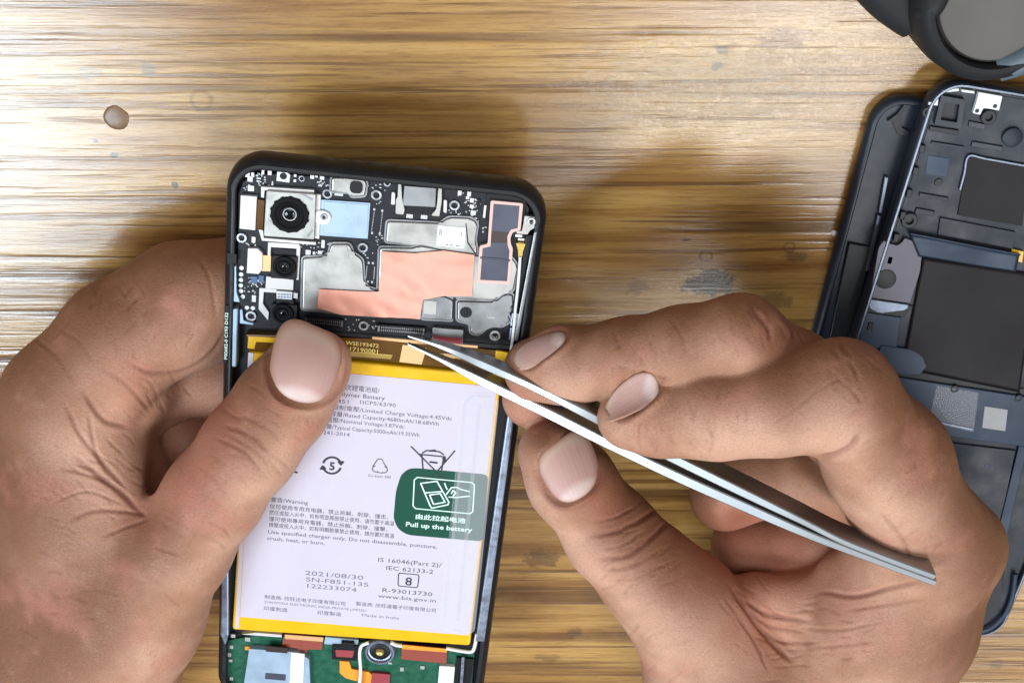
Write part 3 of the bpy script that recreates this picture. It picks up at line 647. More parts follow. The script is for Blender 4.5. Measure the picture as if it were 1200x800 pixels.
M['gold'] = mat('gold_flex', srgb(226, 178, 126), 0.4, 0.4)
M['brass'] = mat('brass', srgb(190, 160, 90), 0.3, 0.9)
M['black'] = mat('matt_black', (0.006, 0.006, 0.008), 0.45, spec=.25, noise=.3, nscale=600)
M['softblack'] = mat('black_foam', (0.014, 0.015, 0.018), 0.6, spec=.3, noise=.3, nscale=900, bump=.4, bscale=1600)
M['lens'] = mat('lens_glass', (0.003, 0.003, 0.006), 0.08, spec=.35)
M['lens_black'] = mat('lens_barrel_black', (0.005, 0.005, 0.006), 0.6, spec=.12)
M['solder_dull'] = mat('dull_solder', srgb(176, 176, 176), 0.4, 0.5, noise=.3, nscale=700)
M['screw'] = mat('screw_steel', srgb(205, 206, 210), 0.25, 0.95, rvar=.08, nscale=900)
M['film'] = mat('graphite_film', srgb(74, 76, 90), 0.3, 0.25, noise=.12, nscale=90, rvar=.1, coat=.3)
M['film_brown'] = mat('brown_film', srgb(62, 46, 46), 0.32, 0.2, noise=.12, nscale=90, coat=.3)
M['pink'] = mat('pink_film_border', srgb(220, 178, 168), 0.4, 0.1)
M['yellow'] = mat('kapton_yellow', srgb(230, 178, 6), 0.28, noise=.10, nscale=140, rvar=.1, bump=.35, bscale=220, coat=.3)
M['amber'] = mat('amber_flex_tape', srgb(96, 62, 10), 0.16, noise=.45, nscale=120, rvar=.06, bump=.5, bscale=110, coat=.6)
M['label'] = mat('lilac_battery_label', srgb(198, 189, 202), 0.4, noise=.05, nscale=50, bump=1.0, bscale=60, bdist=.0011)
M['green'] = mat('green_pull_tab', (0.0, 0.062, 0.034), 0.3, noise=.08, nscale=100, coat=.3, bump=.15, bscale=90)
M['print'] = mat('grey_print', srgb(66, 64, 80), 0.6)
M['print_black'] = mat('black_print', srgb(30, 30, 40), 0.6)
M['print_pale'] = mat('pale_print', srgb(104, 100, 116), 0.6)
M['print_white'] = mat('white_print', srgb(214, 240, 228), 0.5)
M['print_yellow'] = mat('yellow_print', srgb(232, 206, 110), 0.5)
M['cable'] = mat('white_coax', srgb(236, 236, 238), 0.4)
M['red'] = mat('red_rubber', srgb(150, 56, 62), 0.45, noise=.2, nscale=300)
M['orange'] = mat('orange_flex', srgb(240, 150, 44), 0.35, noise=.2, nscale=200, coat=.2)
M['inlay'] = mat('blue_ink', srgb(70, 96, 136), 0.4)
def clear_film(fac=0.12):
    m = bpy.data.materials.new('clear_tape'); m.use_nodes = True; nt = m.node_tree; p = nt.nodes['Principled BSDF']; out = nt.nodes['Material Output']
    p.inputs['Base Color'].default_value = (0.9, 0.9, 0.95, 1); p.inputs['Roughness'].default_value = 0.12; p.inputs['Coat Weight'].default_value = 0.5
    t = nt.nodes.new('ShaderNodeBsdfTransparent'); x = nt.nodes.new('ShaderNodeMixShader'); x.inputs[0].default_value = fac
    nt.links.new(t.outputs[0], x.inputs[1]); nt.links.new(p.outputs[0], x.inputs[2]); nt.links.new(x.outputs[0], out.inputs[0]); return m
M['clear'] = clear_film(); M['clear_thin'] = clear_film(.07)

phone = tag(empty('phone', P_ORG, PANG), 'opened phone with its back off, black circuit board above a pale lilac battery', 'phone')
def lz(z): return z - PZ
def part(name, pts, z0, z1, m, parent=phone, bevel=0.0, seg=2, px=True):
    return prism(name, PP(pts, z1) if px else pts, lz(z0), lz(z1), M[m], parent, bevel, seg)
def box(name, px, py, w, h, z0, z1, m, parent=phone, r=0.2, bevel=0.0, ang=0.0):
    """w, h in photo pixels along the phone's own axes"""
    c = PL(px, py, z1); s = 1 / 4.72
    return prism(name, rr(*c, w * s, h * s * 1.12, r, ang), lz(z0), lz(z1), M[m], parent, bevel)

# --- body: hollow tray with rounded rim
Wd, Ht = 78.4, 172.0
def outline(d, n=10): return rr(0, 0, Wd - 2 * d, Ht - 2 * d, max(9.5 - d, 1.0), 0, n)
bm = bmesh.new()
prof = [(2.2, 0.0), (0.7, 0.7), (0.05, 2.4), (0.0, 4.2), (0.25, 6.2), (0.9, 7.7), (1.9, 8.45), (2.6, 8.5), (2.9, 8.2), (2.9, 4.6)]
rows = []
for d, z in prof: rows.append([bm.verts.new((*p, z)) for p in outline(d)])
for a, b in zip(rows, rows[1:]):
    for k in range(len(a)):
        j = (k + 1) % len(a); bm.faces.new((a[k], a[j], b[j], b[k]))
bm.faces.new(rows[0][::-1]); bm.faces.new(rows[-1])
body = bm_obj('frame', bm, M['rim'], phone, 50)
# thicker black shoulder above the board
yi = PL(400, 205.5, 34.9)[1]; oc = [p for p in outline(1.6, 16) if p[1] > Ht / 2 - 16]; ic = [p for p in rr(0, yi - 60, Wd - 5.4, 120, 7.0, 0, 16) if p[1] > Ht / 2 - 16]
oc.sort(key=lambda p: math.atan2(p[0], p[1] - Ht / 2 + 20)); ic.sort(key=lambda p: math.atan2(p[0], p[1] - Ht / 2 + 20))
prism('top_band', oc + ic[::-1], lz(31), lz(34.95), M['rim'], phone, .35)
# side rails of bare metal
rail = part('side_rail', [(566, 420), (603, 420), (562, 742), (548, 742)], 31.2, 33.0, 'black')
tag(part('metal_side_rail', [(603, 428), (611, 429), (568, 752), (557, 752)], 31.2, 35.2, 'rim_metal', bevel=0.5), None)
part('metal_side_rail', [(268.5, 362), (279, 362), (277, 430), (266, 430)], 31.2, 34.8, 'blue_metal', bevel=0.3)
part('metal_side_rail', [(258.5, 640), (268, 640), (268, 744), (264, 758), (258, 744)], 31.2, 35.1, 'rim_metal', bevel=0.5)
part('corner_plate', round_poly([(268.5, 311), (276.5, 312), (277, 343), (281, 354), (269, 353)], 0.5), 31.2, 34.7, 'blue_metal', bevel=0.2)
part('corner_bracket', [(281, 363), (284, 363), (284.5, 376), (297, 379), (297, 381), (281, 379)], 31.2, 34.6, 'blue_metal', bevel=0.15)
part('side_button', round_poly([(266, 296), (277, 298), (277, 309), (266, 310)], 0.6), 33, 35.0, 'black', bevel=0.3)
part('metal_side_rail', [(626, 272), (630, 271), (607, 400), (602, 400)], 31.2, 35.0, 'shield_dark', bevel=0.25)
part('antenna_strip', [(616, 276), (625, 275), (607, 366), (599, 366)], 31.2, 34.6, 'black', bevel=0.5)
part('antenna_block', [(600, 367), (609, 368), (606, 383), (598, 382)], 31.2, 34.6, 'rim_metal', bevel=0.2)
part('antenna_block', [(598, 384), (606, 385), (603, 400), (596, 398)], 31.2, 34.5, 'rim_metal', bevel=0.2)

# --- circuit board
board = part('circuit_board', [(279, 228), (285, 213), (297, 205), (330, 204), (600, 226), (614, 232), (620, 245), (616, 272), (604, 360), (600, 404), (560, 402), (440, 392), (350, 386), (286, 379), (280, 352), (279, 310)], 31.2, 33.4, 'pcb', bevel=0.15)
BZ = 33.4
def screw(px, py, r_px=6.5, parent=board, z=BZ + 0.05, deep=True):
    c = PL(px, py, z + .5); r = r_px / 4.75; b = lathe_bm(*c, [(r, lz(z - .3)), (r, lz(z + .42)), (r * .92, lz(z + .5)), (r * .60, lz(z + .5)), (r * .52, lz(z + .3)), (r * .52, lz(z - .1)), (0, lz(z - .1))], 24)
    o = bm_obj('screw_boss', b, M['screw'], parent, 30)
    if deep:
        b = lathe_bm(*c, [(r * .50, lz(z - .05)), (r * .46, lz(z + .12)), (0, lz(z + .16))], 6); bm_obj('screw_socket', b, M['black'], parent)
    return o
for q in ((383.5, 227.5, 6), (441, 229, 6.5), (283, 279, 6.3), (425, 290.5, 6.3), (294, 370.5, 6.8), (426, 382, 6.3), (532.6, 241, 6.3), (453.7, 215, 4.2), (353.5, 209.5, 3.8)): screw(*q)
def pad(px, py, w, h, m='solder', name='solder_pad', z=BZ, t=0.12, r=0.1): return box(name, px, py, w, h, z, z + t, m, board, r)
def dot(px, py, r_px, m='solder', name='test_pad', z=BZ, t=0.1, parent=board):
    c = PL(px, py, z + t); return bm_obj(name, lathe_bm(*c, [(r_px / 4.75, lz(z)), (r_px / 4.75, lz(z + t)), (0, lz(z + t))], 16), M[m], parent)
for x, y in ((283, 314), (282.5, 321.5), (282.3, 328), (282, 334.5), (282.3, 341), (284.5, 347.5), (289.3, 360.5), (296.3, 361)): dot(x, y, 2.7)
dot(434, 212, 3.0, 'black', 'board_hole')
# pad with a hole by the main camera
c = PL(332, 206, 33.6)
part('ground_pad', round_poly([(325, 199), (334, 200), (340, 205), (339, 214), (324, 212)], 0.3), BZ, BZ + .15, 'solder', board); dot(332, 206.5, 4.2, 'black', 'pad_hole', BZ + .15, .04)
# surface mounted parts: the ones that can be told apart
for x, y, w, h, m in ((297.5, 350, 5, 8, 'solder'), (297, 281, 4.5, 6.5, 'solder'), (294, 221, 7, 6, 'solder'), (345.8, 206, 3, 3, 'solder'), (345.5, 212, 3, 3, 'solder'), (366, 205, 4.5, 9, 'cream'), (371, 204, 3, 8, 'solder'), (377.5, 206, 5, 9, 'cream'),
                      (397, 227, 10, 5, 'solder'), (480, 253.5, 7.5, 4.5, 'solder'), (497, 254.5, 7.5, 4.5, 'solder'), (539, 224, 4.5, 9.5, 'cream'), (550, 225, 4.5, 10, 'cream'), (554.7, 249.5, 6, 5, 'solder'), (568, 248, 2.8, 14, 'cream'),
                      (378.5, 286, 4, 9, 'cream'), (375, 296, 5, 4, 'solder'), (361, 296, 6, 6, 'solder'), (368, 297, 3, 4, 'solder'), (608, 276.5, 8, 3, 'solder'), (611, 281, 8, 3, 'solder'), (308, 202, 3, 5, 'solder'), (316, 201, 4.5, 8, 'cream'), (290, 205, 5, 5, 'solder'), (293, 210, 6, 6, 'cream'), (296, 205, 3.5, 5, 'solder'),
                      (561, 238, 4, 8, 'black'), (553, 235, 4.5, 5, 'cream'), (548, 232, 4, 3, 'solder'), (553, 242, 5, 4, 'cream'), (598, 342, 7, 3, 'solder'), (306, 327, 6, 8, 'inlay'), (298, 328, 7, 8, 'inlay')):
    b = box('surface_component', x, y, w, h, BZ, BZ + (0.45 if m == 'cream' else 0.3), m, board, 0.1, 0.05)
# traces and tiny components, too small to pick apart
bm = bmesh.new(); rnd = random.Random(4)
def tiny(px, py, w, h, t=.2):
    c = PL(px, py, BZ + t); prism_bm(rr(*c, w / 4.75, h / 4.75), lz(BZ - .05), lz(BZ + t), bm=bm)
for (x0, y0, x1, y1, n) in ((301, 203, 312, 213, 12), (286, 215, 292, 224, 6), (372, 211, 386, 218, 12), (290, 325, 309, 336, 26), (545, 232, 562, 250, 22), (534, 219, 545, 230, 4), (357, 292, 382, 300, 10), (562, 262, 570, 272, 5), (286, 336, 300, 346, 6), (440, 236, 446, 240, 3), (322, 382, 345, 386, 4), (300, 213, 322, 218, 10), (338, 200, 362, 204, 8), (430, 216, 452, 224, 8), (545, 252, 562, 262, 8), (440, 275, 450, 288, 8), (378, 282, 388, 298, 8), (286, 284, 300, 289, 6), (352, 283, 374, 291, 10), (524, 246, 540, 254, 8), (414, 296, 440, 304, 8), (405, 374, 422, 388, 8), (432, 374, 441, 390, 6)):
    for _ in range(n): tiny(rnd.uniform(x0, x1), rnd.uniform(y0, y1), rnd.choice((1.2, 1.6, 2.4)), rnd.choice((1.2, 2.0, 1.4)))
for x0, y0, x1, y1 in ((438.5, 249, 435.5, 270), (448, 250, 445.5, 272), (430, 312, 429, 326), (439, 313, 438, 327)):
    for k in range(13):
        t = k / 12; tiny(x0 + (x1 - x0) * t, y0 + (y1 - y0) * t, 0.9, 1.0, .08)
for x, y in ((438.6, 245.5), (448, 247), (436, 273), (445, 273.5), (432, 308), (437, 308.3), (431, 330), (436, 330.5)): tiny(x, y, 2.2, 2.8, .1)
o = bm_obj('tiny_components', bm, M['solder_dull'], board); tag(o, 'tiny solder dots and chip parts scattered over the board', kind='stuff')

# --- metal shields and tape
def shield(pts, z, m='shield', lip=True, name='shield_can', rad=0.7):
    poly = round_poly(PP(pts, z), rad)
    o = prism(name, poly, lz(BZ), lz(z), M[m], phone, 0.38, 3)
    if lip:
        inner = poly; outer = offset_poly(poly, -0.55)
        bm_obj('shield_fence', ring_bm(outer, offset_poly(poly, -0.12), lz(BZ), lz(z - 0.5)), M['shield_dark'], o)
    return o
s1 = shield([(355, 303), (380, 302), (386, 298), (388, 287), (409, 287), (413, 297), (424, 305), (426, 332), (431, 338), (441, 341), (441, 371), (354, 363)], 34.45)
part('pressed_square', round_poly([(389.5, 289), (407, 289), (409, 303), (389, 303)], .5), 34.4, 34.56, 'shield', s1, .08)
s2 = shield([(454, 260), (516, 263), (526, 256), (552, 257), (559, 263), (556, 281), (559, 298), (548, 298), (513, 291), (494, 286), (487, 287), (452, 284)], 34.3)
s3 = shield([(445, 291), (484, 292), (491, 289), (514, 293), (549, 300), (561, 301), (598, 302), (606, 312), (601, 341), (593, 342), (582, 350), (531, 349), (530, 346), (520, 346), (493, 349), (492, 372), (442, 370)], 34.4)
s4 = shield([(494, 349), (519, 348), (531, 352), (530, 376), (494, 374)], 34.35, 'shield_dark')
part('pressed_square', round_poly([(497, 352), (512, 353), (511, 369), (496, 368)], .5), 34.3, 34.6, 'shield', s4, .12)
s5 = shield([(536, 353.5), (580, 355), (592, 345.5), (601, 346), (600, 360), (594, 368), (598, 377), (588, 383), (578, 382), (569, 385), (561, 393), (552, 391), (551, 380), (536, 376)], 34.5, 'shield_dark')
dot(546, 366, 7.3, 'black', 'round_pad', 34.5, .08, s5)
part('shield_ridge', [(571, 371), (580, 371.5), (580, 373), (571, 372.5)], 34.5, 34.6, 'shield', s5)
part('shield_pin', [(531, 349), (534, 349), (533.5, 376), (531, 376)], BZ, 34.0, 'black', s5)
screw(580, 393.5, 7, phone, BZ + .2)
def tape_bm(pts, z, t=0.07, wav=0.10, seed=1, step=0.9):
    """thin adhesive sheet with creases: fine grid clipped to outline"""
    poly = PP(pts, z); b = bmesh.new(); vs = [b.verts.new((*p, 0)) for p in (poly if area2(poly) > 0 else poly[::-1])]; b.faces.new(vs)
    xs = [p[0] for p in poly]; ys = [p[1] for p in poly]
    x = min(xs) + step
    while x < max(xs):
        bmesh.ops.bisect_plane(b, geom=b.verts[:] + b.edges[:] + b.faces[:], plane_co=(x, 0, 0), plane_no=(1, 0.13, 0)); x += step
    y = min(ys) + step
    while y < max(ys):
        bmesh.ops.bisect_plane(b, geom=b.verts[:] + b.edges[:] + b.faces[:], plane_co=(0, y, 0), plane_no=(-0.1, 1, 0)); y += step
    r_ = random.Random(seed); ph = [(r_.uniform(.15, .7), r_.uniform(.15, .7), r_.uniform(0, 6)) for _ in range(5)]
    for v in b.verts:
        v.co.z = lz(z) + t + wav * sum(abs(math.sin(v.co.x * a + v.co.y * c + p)) for a, c, p in ph) / 5
    return b
def tape(name, pts, z, m, parent, wav=.1, seed=1, t=.07, step=.9):
    o = bm_obj(name, tape_bm(pts, z, t, wav, seed, step), M[m], parent, 60)
    md = o.modifiers.new('thickness', 'SOLIDIFY'); md.thickness = 0.08 * S; md.offset = -1
    md = o.modifiers.new('split', 'EDGE_SPLIT'); md.split_angle = math.radians(40)
    return o
tape('copper_tape', [(374, 338), (431, 341), (444, 341), (448, 294), (486, 296), (520, 293), (556, 298), (553, 346), (521, 346), (496, 350), (492, 373), (400, 368), (372, 360)], 34.46, 'copper', phone, .55, 3)
# sticker on the upper can (its code is left out)
st = part('white_sticker', [(513, 264), (546, 267), (544, 291), (511, 288)], 34.3, 34.42, 'white', s2)
bm = bmesh.new()
for (x, y, w, h) in ((515.5, 272, 1, 8), (517.2, 273, .8, 7), (541, 274, .8, 6), (524, 287, 3, 1.2), (529, 287.4, 3, 1.2), (536, 288, 4, 1.2)):
    c = PL(x, y, 34.45); prism_bm(rr(*c, w / 4.75, h / 4.75), lz(34.42), lz(34.435), bm=bm)
bm_obj('printed_marks', bm, M['print_pale'], st)
part('can_seam', [(545.5, 262), (546.6, 262), (549, 284), (559, 299), (557.5, 299), (547.6, 285)], 34.3, 34.38, 'black', s2)
# dark film with pink border, upper right
fb = [(575, 235), (613, 238.5), (610, 270), (601, 272), (598, 279), (598.5, 286), (601, 291), (597.5, 333), (559, 331), (562, 288), (571.5, 286)]
part('speaker_recess', [(570, 226), (617, 230), (615, 262), (570, 258)], BZ, 33.9, 'black', bevel=.2)
film = part('film_patch', round_poly(PP(fb, 34.6), .5), 33.6, 34.62, 'pink', px=False)
fi = [(578.5, 239), (608.8, 241.5), (606.7, 267.5), (599, 269), (594.5, 277), (595, 288), (597, 294), (594.3, 329.5), (562.8, 328), (565.6, 291), (574.8, 289)]
part('graphite_sheet', [(578.5, 239), (608.8, 241.5), (606.7, 267.5), (599, 269), (597, 272), (576, 270.5)], 34.62, 34.69, 'film', film)
part('graphite_sheet', [(576, 270.5), (597, 272), (594.5, 277), (594.7, 285), (575, 284.5)], 34.62, 34.68, 'film_brown', film)
part('graphite_sheet', [(575, 284.5), (594.7, 285), (595, 288), (597, 294), (594.3, 329.5), (562.8, 328), (565.6, 291), (574.8, 289)], 34.62, 34.69, 'film', film)
bm_obj('film_crease', tube_bm([(*PL(562.8, 302, 34.7), lz(34.7)), (*PL(580, 303, 34.7), lz(34.74)), (*PL(597.5, 305.5, 34.7), lz(34.7))], .28, 6, flat=.5), M['film'], film)
# screw tab, upper right
tb = part('screw_tab', round_poly([(615, 253), (629, 255), (629.5, 265), (621, 270), (618, 275), (606, 274), (605, 271), (612, 271)], .7), BZ, 34.7, 'shield', bevel=.15); screw(622.7, 260, 5, tb, 34.6)
# coax cable
cn = part('coax_plug', round_poly([(604.5, 285), (616, 286), (613, 294), (611.5, 303), (607.5, 303), (607, 293)], .4), BZ, 34.9, 'brass', bevel=.25)
bm_obj('coax_cable', tube_bm([(*PL(x, y, 35.1), lz(z)) for x, y, z in smooth_path([(609.5, 301, 35), (608.5, 318, 35.2), (606.5, 340, 35.3), (604, 362, 35.3), (602, 384, 35.3), (600, 402, 35), (598, 418, 34.4)], 5)], .38, 8), M['cable'], phone, 60)

# --- earpiece module at the top
part('earpiece_well', round_poly([(466, 209), (520, 213), (519, 252), (466, 249)], .5), BZ, 33.8, 'black')
ear = part('earpiece_module', round_poly([(474, 218), (511, 221), (510, 243), (472, 241)], .6), BZ, 35.2, 'shield_dark', bevel=.35)
part('contact_strip', [(479, 211), (507, 213), (506, 219), (479, 217)], BZ, 34.4, 'inlay', ear, .1); part('contact_pad', [(482, 213), (491, 213.6), (491, 216.5), (482, 216)], 34.4, 34.46, 'blue_metal', ear); part('contact_pad', [(494, 214), (503, 214.6), (503, 217.5), (494, 217)], 34.4, 34.46, 'blue_metal', ear)
for pts in ([(467, 213), (470, 212), (471, 232), (474, 246), (473, 252), (463.5, 251), (464, 234), (466, 231)], [(514, 217), (518, 217), (517.5, 236), (515, 254), (505, 253), (508, 249), (511, 247), (512.5, 236)]):
    part('spring_clip', round_poly(PP(pts, 34.6), .35), BZ, 34.6, 'shield', ear, .15, px=False)
for pts in ([(459, 225), (463, 226), (463, 240), (458, 240)], [(520, 234), (524, 235), (523.5, 250), (519.5, 249)]): part('spring_clip', round_poly(PP(pts, 34.2), .35), BZ, 34.2, 'cream', ear, .1, px=False)

# --- cameras
def camera_module(pts, z, lens_px, r_px, body_m, name, barrel, main=False):
    cam_o = part(name, round_poly(PP(pts, z), .4), BZ - 1, z, body_m, phone, .18, px=False)
    c = PL(*lens_px, z + .6); r = r_px / 4.75
    bm_obj('lens_barrel', lathe_bm(*c, [(r, lz(z - .2)), (r, lz(z + .35)), (r * .95, lz(z + .5)), (r * .78, lz(z + .5)), (r * .70, lz(z + .15)), (r * .55, lz(z + .05)), (r * .5, lz(z + .35)), (r * .42, lz(z + .35)), (r * .34, lz(z - .15)), (0, lz(z - .15))], 40), M[barrel], cam_o, 40)
    bm_obj('lens', lathe_bm(*c, [(r * .36, lz(z - .14)), (r * .3, lz(z + .05)), (r * .16, lz(z + .16)), (0, lz(z + .2))], 32), M['lens'], cam_o, 80)
    return cam_o, c, r
part('camera_bracket', [(306, 219), (368, 223), (368, 226), (310, 223), (309, 232), (306, 231)], BZ, 34.4, 'cream'); part('camera_bracket', [(303, 269), (308, 270), (309, 279), (370, 284), (370, 287), (307, 282)], BZ, 34.4, 'cream')
cam1, c1, r1 = camera_module([(312, 224), (370, 228), (368, 281), (309, 277)], 35.3, (339, 252.5), 22, 'shield', 'rear_camera', 'lens_black', True)
bm = bmesh.new()
for k in range(14):
    a = 2 * math.pi * k / 14 + .2; prism_bm(rr(c1[0] + math.cos(a) * r1 * .99, c1[1] + math.sin(a) * r1 * .99, .55, .8, 0, a), lz(35.2), lz(35.42), bm=bm)
bm_obj('toothed_ring', bm, M['black'], cam1)
for pts in ([(359, 276), (366, 268), (367, 271), (362, 278)], [(352, 227), (366, 236), (367, 233), (356, 227)]): part('corner_groove', pts, 35.3, 35.34, 'shield_dark', cam1)
cc = part('camera_connector', round_poly([(282, 229), (301, 230.5), (299, 270), (280.5, 268)], .5), BZ, 34.6, 'cream', bevel=.15)
part('camera_flex', [(302, 234), (310, 235), (308, 269), (300, 268)], BZ, 34.1, 'amber', cc)
part('camera_bracket', [(314, 284), (350, 286), (352, 289), (350, 328), (347, 328), (348, 291), (317, 289), (317, 300), (313.5, 300)], BZ, 34.2, 'cream', bevel=.1)
cam2, _, _ = camera_module([(319, 299), (349, 301), (347.5, 328), (317, 326)], 34.8, (333, 313.5), 13.5, 'black', 'depth_camera', 'lens_black')
part('camera_neck', [(322, 291), (347, 293), (347, 300), (321, 299)], BZ, 34.3, 'black', cam2)
cc = part('camera_connector', round_poly([(290.5, 291), (302, 291.5), (307.5, 297), (307, 316), (303, 321), (289, 320)], .4), BZ, 34.5, 'cream', bevel=.15)
part('camera_flex', [(307.5, 299), (317.5, 300), (317, 318), (307, 317.5)], BZ, 34.1, 'gold', cc)
part('grounding_pad', round_poly([(312, 324), (344, 328), (343.5, 340), (311, 338)], .3), BZ, 34.1, 'cream', bevel=.1)
part('camera_bracket', round_poly([(304, 337.5), (324, 339), (324, 343), (309, 342), (308, 356), (315, 366), (314, 375), (303, 362)], .3), BZ, 34.1, 'cream', bevel=.1); part('camera_bracket', [(344, 343), (349, 344), (348.5, 350), (344, 349)], BZ, 34.1, 'cream')
lb = part('camera_label', [(324, 341), (342.5, 342.5), (342, 351), (324, 350)], BZ, 34.2, 'white'); 
bm = bmesh.new()
for k in range(9): c = PL(326 + k * 1.8, 344.5 + k * .1, 34.22); prism_bm(rr(*c, .22, .5), lz(34.2), lz(34.215), bm=bm); c = PL(326 + k * 1.8, 347.8 + k * .1, 34.22); prism_bm(rr(*c, .25, .4), lz(34.2), lz(34.215), bm=bm)
bm_obj('printed_marks', bm, M['inlay'], lb)
cam3, _, _ = camera_module([(319, 356), (349, 358), (347, 384), (316, 381)], 34.8, (331, 368.5), 13, 'black', 'macro_camera', 'lens_black')
part('camera_neck', [(324, 350), (344, 351.5), (344, 357), (323, 356)], BZ, 34.3, 'black', cam3)

# --- blue plate, microphone can, connectors
bp = part('pale_blue_plate', round_poly([(376, 234), (434, 238), (431, 280), (374, 276)], .4), BZ, 33.9, 'blue_metal', bevel=.12)
part('plate_step', [(380, 236), (432, 240), (430, 274), (421, 274), (419, 277), (379, 273)], 33.9, 34.05, 'blue_metal', bp, .1); part('plate_edge', [(371, 228), (376, 228.5), (374, 280), (369, 279)], BZ, 34.2, 'cream', bp)
c = PL(379.5, 255, 34.7); bm_obj('screw_tab', prism_bm(round_poly(PP([(370, 247), (382, 247.5), (388, 253), (387, 260), (381, 264), (369, 262)], 34.7), .8), lz(34.0), lz(34.6), .12), M['white'], bp, 40); screw(379.5, 255, 4.2, bp, 34.5)
mc = shield([(389, 209), (422, 210), (429, 214), (427, 230), (412, 231), (410, 226), (388, 225)], 34.5, 'shield', True, 'microphone_can', .6)
dotp = PL(417.5, 219.5, 34.6); prism('sound_port', rr(*dotp, 3.1, 3.2, 1.1), lz(34.5), lz(34.58), M['black'], mc)
def board_connector(pts, ticks):
    b = part('board_connector', round_poly(PP(pts, 34.3), .4), BZ - .8, 34.3, 'black', phone, .12, px=False)
    q = PP(pts, 34.3); bm_ = bmesh.new(); A = np.array(q[0]); B = np.array(q[1]); Dv = np.array(q[3]) - A
    for row in (.30, .66):
        for k in range(ticks):
            t = .10 + .8 * k / (ticks - 1); c_ = A + (B - A) * t + Dv * row; prism_bm(rr(*c_, .26, .5), lz(34.3), lz(34.38), bm=bm_)
    for t in (.04, .96):
        c_ = A + (B - A) * t + Dv * .5; prism_bm(rr(*c_, .5, 1.6), lz(34.3), lz(34.4), bm=bm_)
    bm_obj('contact_pins', bm_, M['shield_dark'], b); return b
board_connector([(357, 371), (403, 375), (402, 384), (356, 380)], 16)
board_connector([(442, 380), (499, 384), (498, 393.5), (441, 389.5)], 20)
part('board_lower_lip', [(350, 386), (440, 392.5), (560, 402), (600, 405), (600, 410), (560, 406.5), (436, 396), (350, 390)], 31.2, 33.7, 'rim', bevel=.2)
rb = part('motor_pad', round_poly([(507, 384), (543, 387), (542, 404), (506, 400)], .8), BZ, 34.8, 'shield_dark', bevel=.3)
part('red_seal', round_poly([(507.5, 393), (542, 396.5), (541.5, 403.2), (507, 399.5)], .6), 34.8, 34.88, 'red', rb)

# --- battery
def bq(s, t, z=34.6):
    """battery coordinates: s across 0..1, t down 0..1"""
    a, b, c_, d = (np.array(PL(x, y, z)) for x, y in ((291, 413), (588, 441), (551, 757), (272, 738)))
    return tuple((1 - t) * ((1 - s) * a + s * b) + t * ((1 - s) * d + s * c_))
part('battery_well', [(286, 392), (604, 412), (560, 765), (262, 748)], 30.9, 31.35, 'black')
bat = prism('battery', round_poly([bq(0, 0), bq(1, 0), bq(1, 1), bq(0, 1)], 1.0), lz(31.35), lz(34.5), M['yellow'], phone, .7, 4)
lab = prism('battery_label', round_poly([bq(.022, .038, 34.6), bq(.985, .036, 34.6), bq(.99, .955, 34.6), bq(.03, .944, 34.6)], .5), lz(34.4), lz(34.62), M['label'], bat)
LZ = 34.62
fx = part('battery_flex', [(288, 392), (345, 394), (440, 397), (560, 408), (588, 412), (590, 437), (560, 434), (400, 418), (292, 411)], 31.3, 33.5, 'amber', bat, .3, 2)
part('brass_strip', [(403, 411), (460, 416), (458, 421), (402, 417)], 33.5, 33.75, 'brass', fx, .1); part('flex_edge', [(436, 394.5), (490, 399), (560, 405), (560, 408), (488, 402.5), (436, 397.5)], 33.5, 33.8, 'gold', fx, .1); part('flex_patch', [(472, 404), (500, 408), (494, 427), (468, 424)], 33.5, 33.62, 'gold', fx)
part('yellow_tape', [(581, 411), (600, 414), (596, 447), (577, 443)], 33.5, 34.3, 'yellow', bat, .2); part('yellow_tape', [(291, 394), (330, 396), (326, 402), (300, 400), (298, 409), (290, 408)], 33.5, 33.75, 'yellow', bat, .08); part('yellow_tape', [(520, 414), (572, 421), (568, 424), (520, 418)], 33.5, 33.7, 'gold', bat)
prism('folded_edge', [bq(0.0, .0, 34.6), bq(.02, .0, 34.6), bq(.028, .99, 34.6), bq(.012, .99, 34.6)], lz(34.5), lz(34.66), M['label'], bat)
# clear tape on the right side
cl = [bq(.86, .09), bq(.90, .068), bq(1.0, .07), bq(1.012, .945), bq(.93, .945), bq(.875, .90), bq(.872, .60), bq(.868, .30)]
ct = prism('clear_side_tape', round_poly(cl, 2.0), lz(34.72), lz(34.80), M['clear'], bat)
bm = bmesh.new()
edge_pts = [(*bq(s, t), lz(34.82)) for s, t in ((.872, .58), (.868, .30), (.862, .12), (.875, .085), (.90, .07), (.95, .069))]; tube_bm(smooth_path(edge_pts, 5), .75, 6, bm, .15)
edge_pts = [(*bq(s, t), lz(34.82)) for s, t in ((.868, .64), (.87, .80), (.874, .90), (.895, .93), (.93, .942), (.96, .944))]; tube_bm(smooth_path(edge_pts, 5), .75, 6, bm, .15)
edge_pts = [(*bq(s, t), lz(34.82)) for s, t in ((.925, .10), (.93, .4), (.935, .90))]; tube_bm(smooth_path(edge_pts, 5), .5, 6, bm, .15)
bm_obj('tape_fold', bm, M['clear_thin'], ct, 60)
# green pull tab
gp = [(470, 556), (479, 549), (489, 548.5), (572, 556), (566, 634), (478, 626.5), (467, 620), (461, 608), (464, 575)]
gt = part('green_pull_tab', round_poly(PP(gp, 34.7), 1.6, 4), 34.62, 34.71, 'green', bat, px=False)

